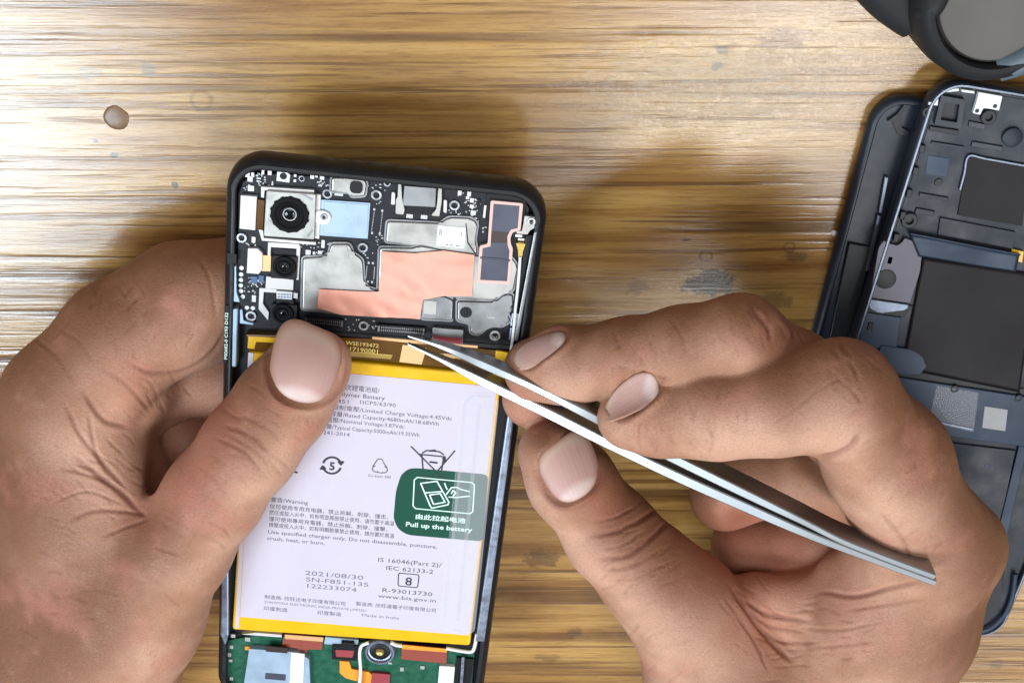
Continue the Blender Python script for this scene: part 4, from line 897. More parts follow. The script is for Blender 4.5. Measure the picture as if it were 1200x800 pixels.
# --- print on the battery
_fontcache = {}
def text(s, x0, x1, y, h_px, parent, m='print', z=LZ, name='printed_text', bold=0.0, shear=0, rot=0.0, yscale=1.0):
    """one printed line from pixel x0 to x1 with its baseline at y at the left end"""
    cu = bpy.data.curves.new('t', 'FONT'); cu.body = s; cu.size = 1.0; cu.offset = bold; cu.resolution_u = 2
    tmp = bpy.data.objects.new('t', cu); COL.objects.link(tmp); bpy.context.view_layer.update()
    me = bpy.data.meshes.new_from_object(tmp.evaluated_get(bpy.context.evaluated_depsgraph_get()))
    bpy.data.objects.remove(tmp); bpy.data.curves.remove(cu)
    n = len(me.vertices); co = np.zeros(n * 3); me.vertices.foreach_get('co', co); co = co.reshape(-1, 3)
    if n == 0: return None
    p0 = np.array(PL(x0, y, z)); wid = abs(x1 - x0) / 4.72 * 1.0
    wx = PL(x1, y, z)[0] - p0[0] if rot == 0 else wid
    sx = wx / (co[:, 0].max() - co[:, 0].min()); sy = h_px / 4.15 / 0.72 * yscale
    X = (co[:, 0] - co[:, 0].min()) * sx; Y = co[:, 1] * sy
    c_, s_ = math.cos(rot), math.sin(rot)
    co = np.stack([p0[0] + X * c_ - Y * s_, p0[1] + X * s_ + Y * c_, np.full(n, lz(z + .02))], 1) * S
    me.vertices.foreach_set('co', co.ravel()); me.materials.clear(); me.update(); me.name = name
    return link(name, me, M[m], parent)
T = lambda s, x0, x1, y, h, m='print', b=0.0: text(s, x0, x1, y, h, bat, m, LZ, bold=b)
T('二次鋰電池組/', 397, 445, 455.5, 5.6); T('Li-ion Polymer Battery', 371, 451.5, 461, 5.2, 'print_black'); T('BLP851', 379, 408.5, 470, 4.8); T('1ICP5/63/90', 422, 464, 473, 4.8)
T('充電限制電壓/Limited Charge Voltage:4.45Vdc', 373, 531, 477.5, 5.0); T('額定容量/Rated Capacity:4680mAh/18.68Wh', 371, 515.5, 485, 5.0); T('標稱電壓/Nominal Voltage:3.87Vdc', 368, 474.5, 492, 5.0)
T('典型容量/Typical Capacity:5000mAh/19.35Wh', 362, 492.5, 499.5, 5.0); T('GB31241-2014', 360, 410, 506.5, 4.8)
T('警告/Warning', 317, 361, 587, 5.2, 'print_black'); T('仅可使用专用充电器，禁止拆解、刺穿、撞击、', 316, 456, 595, 5.0, 'print_black'); T('挤压或投入火中，如有明显膨胀禁止使用，请勿置于高温', 315.5, 463, 602, 5.0, 'print_black')
T('僅可使用專用充電器，禁止拆解、刺穿、撞擊、', 315, 455, 609.5, 5.0, 'print_black'); T('擠壓或投入火中，如有明顯膨脹禁止使用，請勿置於高溫', 315, 463, 616.5, 5.0, 'print_black')
T('Use specified charger only. Do not disassemble, puncture,', 314, 514, 624.5, 5.0, 'print_pale', .012); T('crush, heat, or burn.', 313, 381, 632, 5.0, 'print_pale', .012)
T('IS 16046(Part 2)/', 443, 518, 657.5, 6.0); T('IEC 62133-2', 452.5, 508, 667, 6.0); T('R-93013730', 448, 507, 693, 6.0); T('www.bis.gov.in', 443, 511.5, 699.5, 5.4)
T('2021/08/30', 357.5, 426, 673, 6.5, 'print_pale'); T('SN-F851-135', 358.5, 432, 680.5, 6.2, 'print_pale'); T('122233074', 360, 418, 688, 6.2, 'print_pale')
T('制造商: 欣旺达电子印度有限公司', 310, 405, 700.5, 4.6); T('SUNWODA ELECTRONIC INDIA PRIVATE LIMITED', 310, 430, 706, 3.6, 'print_pale'); T('印度制造', 309, 337, 714, 4.8); T('印度製造', 372, 400, 719, 4.8); T('製造商: 欣旺達電子印度有限公司', 417, 511.5, 708.5, 4.6); T('Made in India', 424, 468, 721.5, 4.0, 'print_pale')
def strokes(name, lines, parent, m, w, z=LZ, closed=False):
    """printed line drawing: flat strips through pixel points"""
    b = bmesh.new()
    for ln in lines:
        q = [np.array(PL(x, y, z)) for x, y in ln]
        for p0, p1 in zip(q, q[1:]):
            d = p1 - p0; L_ = np.linalg.norm(d)
            if L_ < 1e-6: continue
            d = d / L_; nrm = np.array([-d[1], d[0]]) * w / 2; e = d * w * .3
            vs = [b.verts.new((*(p0 - e - nrm), lz(z + .02))), b.verts.new((*(p1 + e - nrm), lz(z + .02))), b.verts.new((*(p1 + e + nrm), lz(z + .02))), b.verts.new((*(p0 - e + nrm), lz(z + .02)))]
            b.faces.new(vs)
    bmesh.ops.remove_doubles(b, verts=b.verts, dist=1e-5)
    for i, v in enumerate(b.verts): v.co.z += (i % 7) * .0006
    return bm_obj(name, b, M[m], parent)
def arc(cx, cy, r, a0, a1, n=14): return [(cx + r * math.cos(math.radians(a0 + (a1 - a0) * k / n)), cy + r * .9 * math.sin(math.radians(a0 + (a1 - a0) * k / n))) for k in range(n + 1)]
# recycling ring with 5
strokes('recycling_mark', [arc(389, 545, 10.6, 200, 350), arc(389, 545, 10.6, 20, 170), [(399.5, 544), (402, 541), (397, 541), (399.5, 544)], [(378.5, 546), (376, 549), (381, 549), (378.5, 546)]], bat, 'print_black', .62)
text('5', 385.8, 392.2, 550, 10.5, bat, 'print_black', bold=.03)
text('C', 328, 338, 553, 15, bat, 'print_black', bold=.03); strokes('conformity_mark', [arc(350, 544, 10.5, 100, 262, 12), [(341, 544.2), (349, 545)]], bat, 'print_black', .55)
strokes('recycling_triangle', [arc(445, 541, 4, 200, 340), arc(440.5, 549, 4, 60, 260), arc(450, 550, 4, -80, 120), [(441, 540), (437, 546)], [(449, 541), (453, 547)], [(442, 553), (448, 554)]], bat, 'print', .28); T('Li-ion 00', 432, 458, 558, 3.6, 'print')
strokes('crossed_bin_mark', [[(482, 523), (525, 566)], [(533, 528), (488, 580)], [(494.5, 533), (498, 580)], [(520, 536), (512, 582)], [(492, 532), (522, 535)], [(495, 530.5), (500, 527.5), (515, 529), (520, 532.5)], [(498, 580), (512, 582)]], bat, 'print_black', .42, LZ)
strokes('crossed_bin_mark', [[(504, 541), (512, 542)], [(519, 537), (521.5, 537), (521, 541)], [(504, 528), (510, 527.5)]], bat, 'print_black', .6, LZ)
def rbox(x0, y0, x1, y1, k=.07): return None
strokes('standards_mark', [[(468, 671), (490, 673), (491, 675), (489.5, 687), (487.5, 688), (467.5, 686), (466.5, 684), (467, 672.5), (468, 671)]], bat, 'print_black', .3); text('8', 474.5, 482.5, 685, 12, bat, 'print_black', bold=.01)
strokes('crossed_bin_mark', [[(511, 552), (525, 566)], [(509, 555), (488, 580)], [(496.5, 556), (498, 580)], [(516, 558), (512, 582)], [(498, 580), (512, 582)]], gt, 'print_black', .42, 34.72)
tg = lambda s, x0, x1, y, h: text(s, x0, x1, y, h, gt, 'print_white', 34.73, bold=.02)
tg('由此拉起电池', 487, 546, 607, 5.6); tg('Pull up the battery', 475.5, 554, 616, 6.2)
strokes('pull_icon', [[(489, 559), (553, 565), (556, 568), (554, 599), (551, 601.5), (487, 595.5), (484, 592), (485.5, 562), (489, 559)]], gt, 'print_white', .32, 34.73)
strokes('pull_icon', [[(493, 566), (512, 563.5), (526, 588), (525, 591), (506, 595), (504, 592), (493, 566)], [(499, 577), (518, 575.5)], [(503.5, 579.5), (516, 578), (521.5, 588), (508, 590.5), (503.5, 579.5)], [(521, 566), (523, 571), (524, 573)], [(523, 579), (529, 571), (535, 570.5), (540, 573), (550, 575.5)], [(526, 582), (534, 582.5), (550, 581)], [(529, 578), (531, 574), (534, 577), (531, 581)]], gt, 'print_white', .38, 34.73)
text('WSE193472', 405, 444, 403.5, 4.6, fx, 'print_yellow', 33.52, bold=.01); text('617190001', 404, 443, 410.5, 5.2, fx, 'print_yellow', 33.52, bold=.01); text('LT26 D0', 508, 540, 417.5, 4.5, fx, 'print_yellow', 33.52)
text('P00682-0 C193 D132', 266.3, 330, 421, 3.4, phone, 'print_white', 35.06, rot=math.radians(90), bold=.02)
# recoloured print strip carrying the vertical letters
part('print_strip', [(264.8, 358), (268.3, 358), (265.2, 424), (261.8, 424)], 34.2, 35.04, 'black')
text('HM', 404, 420, 260, 7, bp, 'blue_metal', 34.07)

# --- lower board
lbm = prism('lower_board', [(x, max(y, -82.6)) for x, y in PP([(268, 750), (300, 744), (400, 750), (556, 764), (548, 850), (262, 840)], 32.2)], lz(31.2), lz(32.2), M['pcb_green'], phone)
GZ = 32.2
sp = part('socket_shell', round_poly([(292, 760), (350, 764), (362, 772), (364, 812), (285, 806)], .8), GZ, 34.2, 'blue_metal', bevel=.3)
part('socket_slot', [(312, 756.5), (337, 759), (336.5, 765), (311.5, 763)], 34.0, 34.45, 'film_brown', sp); part('socket_slot', [(311, 788), (335, 790), (334.5, 797), (310.5, 795)], 34.2, 34.3, 'film', sp); part('socket_rib', [(341, 764), (357, 766), (355, 806), (339, 804)], 34.2, 34.5, 'white', sp, .15)
part('flex_tail', round_poly([(333, 743.5), (379, 747), (377, 761), (362, 760), (357, 766), (348, 759), (330, 757)], .4), GZ, 33.2, 'copper_red', lbm, .15); part('flex_tail_edge', [(334, 743), (379, 746.5), (378.5, 751.5), (334, 748)], 33.2, 33.3, 'gold', lbm)
part('flex_tail', round_poly([(471, 756), (524, 761), (523, 777), (470, 772)], .4), GZ, 33.2, 'copper_red', lbm, .15); part('flex_tail_edge', [(471, 755), (524, 760), (523.5, 764), (471, 760)], 33.2, 33.35, 'orange', lbm, .05)
part('silver_strip', [(381, 746), (420, 749.5), (419, 757), (380, 754)], GZ, 33.1, 'blue_metal', lbm)
pl = part('battery_plug', round_poly([(389, 756), (419, 757), (418, 774), (389, 772)], .6), GZ, 33.9, 'black', lbm, .2); part('plug_window', round_poly([(393, 761), (415, 762), (413, 770), (394, 769)], .5), 33.9, 33.98, 'red', lbm); part('plug_latch', [(400, 752), (415, 753), (415, 758), (400, 757)], GZ, 34.1, 'black', lbm)
part('orange_flex', round_poly([(398, 774), (409, 775), (412, 784), (432, 787), (440, 794), (436, 803), (405, 794), (398, 788)], .8), GZ, 33.0, 'orange', lbm, .2)
part('pink_pad', round_poly([(436, 788), (457, 790), (456, 806), (434, 804)], .5), GZ, 33.2, 'red', lbm, .15)
c = PL(445, 765, 34.5); r = 19 / 4.3
bm_obj('vibration_ring', lathe_bm(*c, [(r, lz(GZ)), (r, lz(34.2)), (r * .94, lz(34.5)), (r * .84, lz(34.5)), (r * .78, lz(33.8)), (r * .5, lz(33.5)), (r * .42, lz(33.9)), (0, lz(33.9))], 36), M['rim_metal'], lbm, 40)
bm_obj('ring_core', lathe_bm(*c, [(r * .80, lz(33.4)), (r * .6, lz(33.95)), (r * .36, lz(34.05)), (0, lz(34.0))], 30), M['black'], lbm, 60); bm_obj('ring_eye', lathe_bm(*c, [(r * .30, lz(34.0)), (r * .26, lz(34.3)), (r * .14, lz(34.3)), (r * .1, lz(34.1)), (0, lz(34.1))], 20), M['brass'], lbm, 50)
bm_obj('white_lead', tube_bm([(*PL(x, y, 34.8), lz(34.8)) for x, y in smooth_path([(432, 752.5), (424, 756), (421.5, 765), (422.5, 785), (421, 806)], 5)], .5, 8), M['cable'], lbm, 60)
bm_obj('white_gasket', tube_bm([(*PL(x, y, 34.3), lz(34.3)) for x, y in smooth_path([(523, 759), (540, 762), (552, 763), (556, 758), (559, 742)], 5)], .55, 8), M['white'], phone, 60)
bm_obj('white_gasket', tube_bm([(*PL(x, y, 34.0), lz(34.0)) for x, y in smooth_path([(458, 752), (464, 755), (471, 756)], 4)], .6, 8), M['white'], phone, 60)
part('white_contact', round_poly([(515, 780), (533, 781), (531, 803), (513, 802)], .6), GZ, 33.6, 'white', lbm, .2); part('dark_well', [(535, 770), (555, 772), (550, 806), (533, 805)], GZ, 33.0, 'black', lbm); part('steel_post', [(541, 770), (544.5, 770), (542, 806), (538.5, 806)], 33.0, 34.4, 'rim_metal', lbm, .15)
for x, y, w, h in ((273, 745, 6, 5), (290, 749, 7, 6), (271, 758, 5, 5), (268.5, 767, 5, 6), (270, 774, 5, 4), (271, 795, 5, 5), (471, 784, 5, 6), (495, 782, 6, 5), (457, 777, 5, 3)):
    box('surface_component', x, y, w, h, GZ, GZ + .5, 'solder', lbm, .1, .08)
part('flux_spot', [(287, 757), (295, 757.5), (295, 762), (287, 761)], GZ, GZ + .4, 'orange', lbm)
part('bottom_sill', [(300, 741), (330, 743.5), (330, 746.5), (283, 743)], GZ, 33.6, 'cream', lbm, .1)
# ---------------------------------------------------------------- tweezers
STEEL = mat('tweezer_steel', srgb(160, 161, 162), 0.36, 0.95)
tw = tag(empty('tweezers', W(900, 600, 0) * np.array([1, 1, 0])), 'slim bright steel tweezers held slanting over the battery by the right hand', 'tweezers')
tw_o = np.array(tw.location) / S
def tweezer_arm(path, name):
    """path: (px, py, z top edge, thickness mm, depth mm); flat blade standing on edge"""
    bm = bmesh.new(); pts = smooth_path([(*W(a, b, c), t, d) for a, b, c, t, d in path], 8); rings = []
    for i, q in enumerate(pts):
        p = np.array(q[:3]); d = np.array(pts[min(i + 1, len(pts) - 1)][:3]) - np.array(pts[max(i - 1, 0)][:3]); d[2] = 0; d /= np.linalg.norm(d)
        side = np.array([-d[1], d[0], 0]); t, dep = q[3] / 2, q[4]; b = min(0.3, t * .5)
        prof = [(-t, -dep), (-t, -b), (-t + b, 0), (t - b, 0), (t, -b), (t, -dep)]
        rings.append([bm.verts.new(p + side * x + np.array([0, 0, z]) - tw_o) for x, z in prof])
    for A, B in zip(rings, rings[1:]):
        for k in range(6): bm.faces.new((A[k], A[(k + 1) % 6], B[(k + 1) % 6], B[k]))
    bm.faces.new(rings[0][::-1]); bm.faces.new(rings[-1]); bmesh.ops.recalc_face_normals(bm, faces=bm.faces)
    return bm_obj(name, bm, STEEL, tw, 40)
tweezer_arm([(478, 403.5, 36.5, .5, .9), (520, 424, 38.5, 1.4, 2.2), (566, 448, 41, 2.5, 4), (640, 484, 47.5, 2.8, 6), (720, 524, 53, 2.8, 7.5), (800, 562, 58, 2.8, 8), (880, 597.5, 63, 2.7, 8), (950, 628, 67.5, 2.2, 8), (1020, 655, 71.5, 1.9, 8), (1096, 683.5, 76, 1.8, 8)], 'arm')
tweezer_arm([(478, 394, 36.8, .5, .9), (520, 408, 39, 1.5, 2.2), (566, 428, 44, 2.3, 4), (620, 452, 49.5, 2.0, 5), (680, 482, 53, 2.3, 7), (740, 513, 55, 2.4, 8), (800, 543, 58.2, 2.5, 8), (880, 582, 63.2, 2.3, 8), (940, 611, 67, 1.8, 8), (985, 633.5, 69.3, 1.6, 8), (1030, 651.5, 71.9, 1.6, 8), (1095.5, 676, 75.9, 1.6, 8)], 'arm')

# ---------------------------------------------------------------- covers at the right
DK = {}
DK['cover'] = mat('blue_black_plastic', srgb(27, 34, 46), 0.45, noise=.4, nscale=60, rvar=.1, bump=.1, bscale=900)
DK['tray'] = mat('slate_frame_plastic', srgb(29, 35, 47), 0.5, noise=.5, nscale=140, rvar=.12, bump=.15, bscale=700)
DK['slate'] = mat('slate_blue_metal', srgb(44, 57, 75), 0.45, 0.3, noise=.12, nscale=70, rvar=.1)
DK['sheet'] = mat('dark_graphite_sheet', srgb(34, 30, 33), 0.42, 0.0, spec=.15, noise=.14, nscale=40, rvar=.06, bump=.5, bscale=45)
DK['plum'] = mat('plum_grey_bracket', srgb(72, 69, 80), 0.35, 0.3, noise=.1, nscale=90)
DK['black'] = mat('black_foam_strip', (0.008, 0.009, 0.012), 0.5, noise=.3, nscale=500)
DK['white'] = M['white']; DK['clear'] = M['clear_thin']; DK['edge'] = mat('worn_silver_edge', srgb(104, 112, 126), 0.3, 0.7, noise=.4, nscale=500)
DK['sticker'] = mat('grey_sticker', srgb(168, 170, 172), 0.5, noise=.12, nscale=600)
DK['yellow'] = M['yellow']
class Frame2:
    def __init__(s, org, ang): s.o = np.array(org, float); s.c, s.s = math.cos(ang), math.sin(ang)
    def L(s, px, py, z):
        w = W(px, py, z) - s.o; return (w[0] * s.c + w[1] * s.s, -w[0] * s.s + w[1] * s.c)
def mk_tray(name, label, cat, org, ang, w, h, zt, m, prof, nrim):
    root = tag(empty(name, (org[0], org[1], org[2]), ang), label, cat)
    bm = bmesh.new(); rows = []
    for d, z in prof: rows.append([bm.verts.new((*p, z)) for p in rr(0, 0, w - 2 * d, h - 2 * d, max(8.5 - d, 1), 0, 8)])
    for a, b in zip(rows, rows[1:]):
        for k in range(len(a)): j = (k + 1) % len(a); bm.faces.new((a[k], a[j], b[j], b[k]))
    bm.faces.new(rows[0][::-1]); bm.faces.new(rows[-1])
    return root, bm_obj(nrim, bm, m, root, 50)
# lower cover
a1 = math.radians(-7.6); w1, h1 = 75.0, 164.0
tl = W(1030, 112, 5); cx = tl + np.array([math.cos(a1) * (w1 / 2 - .5) + math.sin(a1) * (h1 / 2 - .5), math.sin(a1) * (w1 / 2 - .5) - math.cos(a1) * (h1 / 2 - .5), 0])
cov, _ = mk_tray('back_cover', 'blue black back cover lying beneath the gutted phone, only its left side showing', 'phone cover', (cx[0], cx[1], 0), a1, w1, h1, 5, DK['cover'], [(2.5, 0), (.6, .5), (0, 2), (.1, 3.6), (.8, 4.6), (1.4, 4.9), (1.8, 4.9), (2.2, 4.4), (2.4, 3.2)], 'shell')
F1 = Frame2((cx[0], cx[1], 0), a1)
def cpart(name, pts, z0, z1, m, bevel=.15, rad=0.0):
    q = [F1.L(x, y, z1) for x, y in pts]; return prism(name, round_poly(q, rad) if rad else q, z0, z1, DK[m], cov, bevel)
cpart('rib', [(1063, 118), (1068, 119), (1056, 135), (1056, 150), (1066, 154), (1064, 160), (1052, 158), (1046, 142), (1040, 142), (1052, 134)], 3.2, 4.3, 'black', .1)
cpart('glossy_trim', [(1037, 207), (1042, 208), (1034, 250), (1029, 250)], 3.2, 4.6, 'edge', .3, .4)
cpart('glossy_trim', [(1028, 252), (1033, 253), (1019, 318), (1014, 318)], 3.2, 4.6, 'edge', .3, .4)
cpart('side_step', [(995, 285), (1022, 290), (1000, 400), (972, 396)], 3.2, 4.4, 'black', .3)
# upper frame
a2 = math.radians(-9.3); w2, h2 = 74.0, 170.0; ca, sa = math.cos(a2), math.sin(a2)
u0, v1 = 94.2, 78.2
cu, cv = u0 + w2 / 2, v1 - h2 / 2
cx2 = np.array([cu * ca - cv * sa, cu * sa + cv * ca, 0.0])
fr, _ = mk_tray('gutted_phone', 'gutted dark phone shell with graphite sheet and brackets, lying on the blue black cover', 'phone', (cx2[0], cx2[1], 5.0), a2, w2, h2, 11, DK['cover'], [(2.5, 0), (.6, .6), (0, 2.2), (0, 4.6), (.4, 5.8), (1.0, 6.2), (1.5, 6.2), (1.7, 5.9), (1.8, 4.6)], 'shell')
F2 = Frame2((cx2[0], cx2[1], 5.0), a2)
def fpart(name, pts, z0, z1, m, bevel=.15, rad=0.0, parent=None):
    q = [F2.L(x, y, z1) for x, y in pts]; return prism(name, round_poly(q, rad) if rad else q, z0 - 5, z1 - 5, DK[m], parent or fr, bevel)
inner = rr(0, 0, w2 - 5, h2 - 5, 6, 0, 6)
prism('floor_plate', inner, 4.0, 4.9, DK['tray'], fr, .1)
bm = ring_bm(rr(0, 0, w2 - 1.7, h2 - 1.7, 7.6, 0, 8), rr(0, 0, w2 - 2.6, h2 - 2.6, 7.2, 0, 8), 6.0, 6.32); bm_obj('silver_edge', bm, DK['edge'], fr, 40)
fm = bmesh.new(); sq = [F2.L(x, y, 11.4) for x, y in ((1103, 112), (1131, 117), (1126, 151), (1095, 146))]
ring_bm(sq if area2(sq) > 0 else sq[::-1], [tuple(np.array(sq if area2(sq) > 0 else sq[::-1])[i] * .62 + np.mean(sq, 0) * .38) for i in range(4)], 4.7, 6.5, fm); bm_obj('foam_window', fm, DK['cover'], fr, 40)
fpart('window_well', [(1103, 115), (1121, 118), (1117, 142), (1100, 139)], 9.6, 10.1, 'black'); fpart('foam_step', [(1090, 148), (1124, 153), (1122, 159), (1089, 153)], 9.7, 10.6, 'black')
wt = fpart('white_metal_tab', [(1147, 108), (1175, 113), (1171, 130), (1162, 128), (1152, 126), (1149, 135), (1140, 133), (1145, 117)], 9.8, 11.2, 'white', .15, .3)
for x, y in ((1145, 130), (1166, 124.5)): c = F2.L(x, y, 11.2); bm_obj('rivet_hole', lathe_bm(*c, [(.55, 6.2), (.55, 6.24), (0, 6.24)], 12), DK['black'], fr)
for pts in ([(1127, 105), (1142, 107), (1142, 110), (1127, 108)], [(1104, 106), (1112, 104), (1124, 104), (1124, 107), (1113, 108), (1105, 109)], [(1096, 116), (1100, 115), (1099, 124), (1088, 123), (1089, 120), (1095, 120)]): fpart('white_gasket', pts, 9.8, 11.0, 'white', .1)
def post(px, py, r, h=11.0, hole=True):
    c = F2.L(px, py, h); o = bm_obj('screw_post', lathe_bm(*c, [(r, 4.6), (r, h - 5.2), (r * .9, h - 5), (r * .5, h - 5), (r * .45, 5.2), (0, 5.2)] if hole else [(r, 4.6), (r, h - 5.2), (r * .9, h - 5), (0, h - 5)], 20), DK['black'] if hole else DK['tray'], fr, 40)
post(1159, 138, 2.0); post(1087, 132, 1.4); post(1187, 162, 2.6, 11, False); post(1066, 259, 2.2); post(1100, 214, 1.1, 10.2); post(1119, 456, 1.2, 11.2); post(1194, 467, 1.2, 11.2)
for k in range(9): fpart('edge_clip', [(1076 - k * 7.6 + 3, 170 + k * 26), (1082 - k * 7.6 + 3, 171 + k * 26), (1080 - k * 7.6 + 3, 180 + k * 26), (1074 - k * 7.6 + 3, 179 + k * 26)], 9.8, 11.0, 'black', .15)
for pts in ([(1136, 142), (1156, 146), (1154, 152), (1135, 149)], [(1092, 166), (1130, 172), (1129, 175), (1091, 169)], [(1140, 166), (1176, 172), (1174, 178), (1138, 172)], [(1078, 226), (1112, 232), (1110, 236), (1077, 230)], [(1074, 244), (1096, 248), (1094, 254), (1072, 250)]): fpart('floor_rib', pts, 9.8, 10.5, 'cover', .12)
fpart('pale_patch', [(1088, 182), (1113, 186), (1109, 208), (1084, 204)], 9.8, 10.05, 'slate', .05)
fpart('brown_window', [(1135, 183), (1206, 195), (1198, 265), (1122, 252)], 9.8, 10.3, 'sheet', .1)
fm = bmesh.new(); tube_bm([(*F2.L(x, y, 10.5), 5.4) for x, y in smooth_path([(1125, 222), (1130, 203), (1135, 183), (1155, 186), (1206, 195)], 4)], .4, 6, fm); bm_obj('film_highlight', fm, DK['edge'], fr, 60)  # silver bead stands in for the highlight along the clear film's edge
fpart('black_strip', [(1102, 255), (1190, 272), (1187, 292), (1099, 275)], 9.8, 10.5, 'tray', .1)
pb = fpart('plum_bracket', [(1030, 290), (1036, 281), (1046, 288), (1056, 287), (1060, 278), (1070, 283), (1080, 299), (1078, 318), (1067, 356), (1019, 349)], 9.8, 11.0, 'plum', .2, .8)
c = F2.L(1038, 327, 11); bm_obj('black_dot', lathe_bm(*c, [(2.8, 6.0), (2.8, 6.2), (2.4, 6.3), (0, 6.3)], 24), DK['black'], fr, 40)
fpart('glass_sliver', [(1017, 350), (1066, 357), (1062, 363), (1030, 367), (1018, 360)], 9.8, 11.1, 'edge', .3, .5); fpart('black_gap', [(1014, 352), (1070, 358), (1060, 372), (1016, 366)], 9.6, 10.4, 'black', .2)
fpart('slate_strip', [(1014, 366), (1056, 372), (1050, 412), (1004, 404)], 9.6, 10.6, 'slate', .2)
fpart('slate_tab', [(1030, 404), (1070, 410), (1086, 422), (1084, 436), (1070, 441), (1030, 430)], 9.6, 11.0, 'slate', .4, 1.6)
# big dark sheet with curled upper edge
def sheet(name, corners, z, wav, m, seed, nx=44, ny=30, curl=0.0):
    r_ = random.Random(seed); ph = [(r_.uniform(2, 9), r_.uniform(2, 9), r_.uniform(0, 6)) for _ in range(5)]; a, b, c_, d_ = (np.array(F2.L(x, y, z)) for x, y in corners); bm = bmesh.new(); g = []
    for i in range(nx + 1):
        row = []
        for j in range(ny + 1):
            s_, t_ = i / nx, j / ny; p = (1 - t_) * ((1 - s_) * a + s_ * b) + t_ * ((1 - s_) * d_ + s_ * c_)
            zz = z - 5 + wav * sum(math.sin(s_ * f + t_ * g_ + q) for f, g_, q in ph) / 3 + curl * math.exp(-(t_ / .1) ** 2)
            row.append(bm.verts.new((*p, zz)))
        g.append(row)
    for i in range(nx):
        for j in range(ny): bm.faces.new((g[i][j], g[i][j + 1], g[i + 1][j + 1], g[i + 1][j]))
    bmesh.ops.recalc_face_normals(bm, faces=bm.faces); o = bm_obj(name, bm, DK[m], fr, 80); md = o.modifiers.new('thickness', 'SOLIDIFY'); md.thickness = .25 * S; return o
sheet('graphite_sheet', [(1082, 302), (1215, 322), (1195, 460), (1057, 432)], 10.7, .22, 'sheet', 3)
sheet('curled_film_gloss', [(1064, 271), (1195, 296), (1190, 318), (1076, 300)], 11.0, .15, 'slate', 6, 30, 10, .8)  # curled film, its blue gloss put into the slate colour
fpart('yellow_tape', [(1186, 292), (1200, 295), (1198, 308), (1184, 304)], 10.4, 10.9, 'yellow', .1)
fpart('shadow_band', [(1050, 432), (1215, 458), (1214, 466), (1049, 440)], 9.8, 10.3, 'black', .1)  # black strip stands in for the shadow under the graphite sheet
mp_ = fpart('slate_plate', [(1040, 440), (1216, 467), (1204, 524), (1025, 500)], 9.8, 11.0, 'slate', .25)
fpart('clear_tape', [(1098, 452), (1147, 460), (1141, 506), (1088, 494)], 11.02, 11.1, 'clear', .02); fpart('plate_gloss_edge', [(1093, 492), (1140, 502), (1140, 504.5), (1093, 495)], 11.1, 11.25, 'edge', .08)
fpart('grey_sticker', [(1154, 476), (1181, 480), (1178, 505), (1151, 501)], 11.0, 11.12, 'sticker', .02)
fpart('lower_sheet', [(1020, 508), (1190, 528), (1165, 650), (1000, 640)], 9.8, 10.6, 'tray', .1)
c = F2.L(1157, 546, 10.7); bm_obj('pale_dot', lathe_bm(*c, [(.8, 5.6), (.7, 5.68), (0, 5.7)], 14), DK['slate'], fr)
fpart('slate_strip', [(1194, 522), (1204, 524), (1178, 640), (1166, 636)], 9.8, 11.0, 'slate', .2)
fpart('speaker_box', [(1100, 655), (1178, 660), (1172, 715), (1150, 735), (1080, 735)], 9.8, 11.0, 'black', .4, 1.2)
fm = bmesh.new(); tube_bm([(*F2.L(x, y, 11.2), 6.3) for x, y in smooth_path([(1190, 672), (1186, 700), (1176, 722), (1156, 738), (1120, 744)], 5)], .8, 8, fm, .6); bm_obj('pale_gasket', fm, DK['slate'], fr, 60)
fpart('white_crumb', [(1140, 732), (1148, 731), (1152, 737), (1143, 739)], 11.0, 11.8, 'white', .25, .6); fpart('white_crumb', [(1134, 742), (1142, 743), (1141, 748), (1134, 747)], 11.0, 11.7, 'white', .25, .5)

# ---------------------------------------------------------------- dark round device, top right
RB = mat('dark_rubber', srgb(34, 34, 36), 0.6, spec=.3, noise=.25, nscale=80, rvar=.1, bump=.3, bscale=300); DISC = mat('taupe_disc', srgb(86, 82, 78), 0.5, 0.2, noise=.1, nscale=60, rvar=.08)
cd = W(1173, 7, 24)
dev = tag(empty('round_device', (cd[0], cd[1], 0)), 'dark rubber round device with a recessed taupe disc, in the upper right corner', 'device')
bm_obj('ring', lathe_bm(0, 0, [(15, 0), (18, 1), (19.6, 6), (19.7, 14), (19.2, 20), (18, 23.4), (16.4, 24.4), (15.3, 24.2), (14.9, 23.2), (14.6, 19.5), (0, 19.5)], 56), RB, dev, 40)
bm_obj('disc', lathe_bm(0, 0, [(14.4, 19.6), (14.2, 21.4), (13.6, 22.0), (6, 21.6), (0, 21.5)], 48), DISC, dev, 40)
bm = bmesh.new(); arm_pts = [W(1083, 26, 14) - cd, W(1070, 12, 14) - cd, W(1050, -10, 13) - cd, W(1030, -40, 12) - cd]
tube_bm([(p[0], p[1], z) for p, z in zip(smooth_path(arm_pts, 4), np.linspace(12, 10, 13))], [6 + k * .25 for k in range(13)], 12, bm, .7); bm_obj('arm', bm, RB, dev, 60)
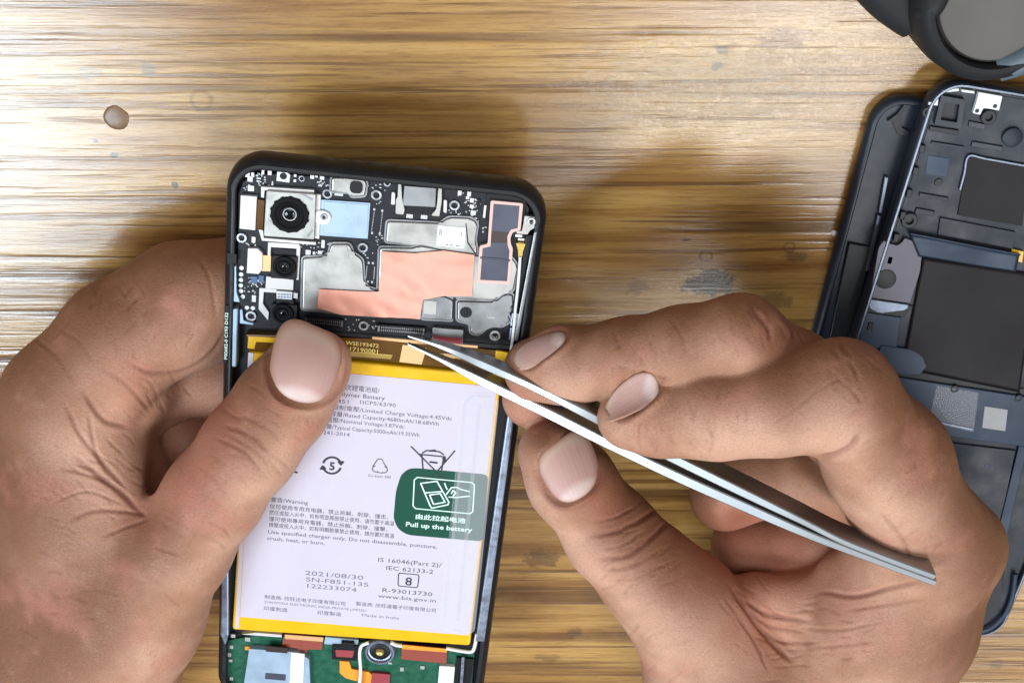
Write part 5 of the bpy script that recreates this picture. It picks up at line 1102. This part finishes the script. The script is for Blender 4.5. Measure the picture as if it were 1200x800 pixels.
bm = bmesh.new(); tube_bm([(W(x, y, 22)[0] - cd[0], W(x, y, 22)[1] - cd[1], z) for x, y, z in smooth_path([(1084, 18, 20), (1092, 10, 22), (1100, -4, 22)], 4)], 2.6, 10, bm); bm_obj('hinge_lug', bm, RB, dev, 60)
bm = bmesh.new(); tube_bm([(W(x, y, 20)[0] - cd[0], W(x, y, 20)[1] - cd[1], z) for x, y, z in smooth_path([(1170, 80, 20), (1190, 72, 21), (1215, 58, 21)], 4)], 3.4, 10, bm); bm_obj('hinge_lug', bm, mat('blue_grey_trim', srgb(92, 104, 112), .4), dev, 60)

# ---------------------------------------------------------------- small things on the table
def blob(name, px, py, r, h, m, label, cat, group=None, seed=0, sq=1.0):
    r_ = random.Random(seed); w = W(px, py, 0); bm = bmesh.new(); n = 18; rows = []
    wob = [1 + r_.uniform(-.06, .06) for _ in range(n)]
    for f, z in ((1, 0), (.97, .25), (.85, .62), (.6, .88), (.3, .98)):
        rows.append([bm.verts.new((r * f * wob[k] * math.cos(2 * math.pi * k / n), r * sq * f * wob[k] * math.sin(2 * math.pi * k / n), h * z)) for k in range(n)])
    for a, b in zip(rows, rows[1:]):
        for k in range(n): bm.faces.new((a[k], a[(k + 1) % n], b[(k + 1) % n], b[k]))
    bm.faces.new(rows[0][::-1]); bm.faces.new(rows[-1]); o = bm_obj(name, bm, m, None, 70); o.location = Vector((w[0] * S, w[1] * S, 0.0)); return tag(o, label, cat, group)
AMB = mat('amber_resin', srgb(112, 80, 46), .4, noise=.5, nscale=500, coat=.1, bump=.3, bscale=500)
blob('resin_drop', 136, 138, 3.3, 0.3, AMB, 'round amber resin drop stuck on the table, upper left', 'resin drop', seed=2)
blob('white_crumb', 977, 273, .9, .7, M['white'], 'tiny white crumb on the table left of the phone covers', 'crumb', seed=4)
w0 = W(958, 784, 0)
clip = bm_obj('wire_clip', tube_bm([(W(x, y, 1)[0] - w0[0], W(x, y, 1)[1] - w0[1], z) for x, y, z in smooth_path([(940, 800, .6), (944, 784, .7), (952, 782, .9), (972, 782, .9), (978, 788, .7), (976, 804, .6)], 4)], .45, 8), M['screw'], None, 60)
clip.location = Vector((w0[0] * S, w0[1] * S, 0)); tag(clip, 'small bent wire clip on the table below the right hand', 'wire clip')
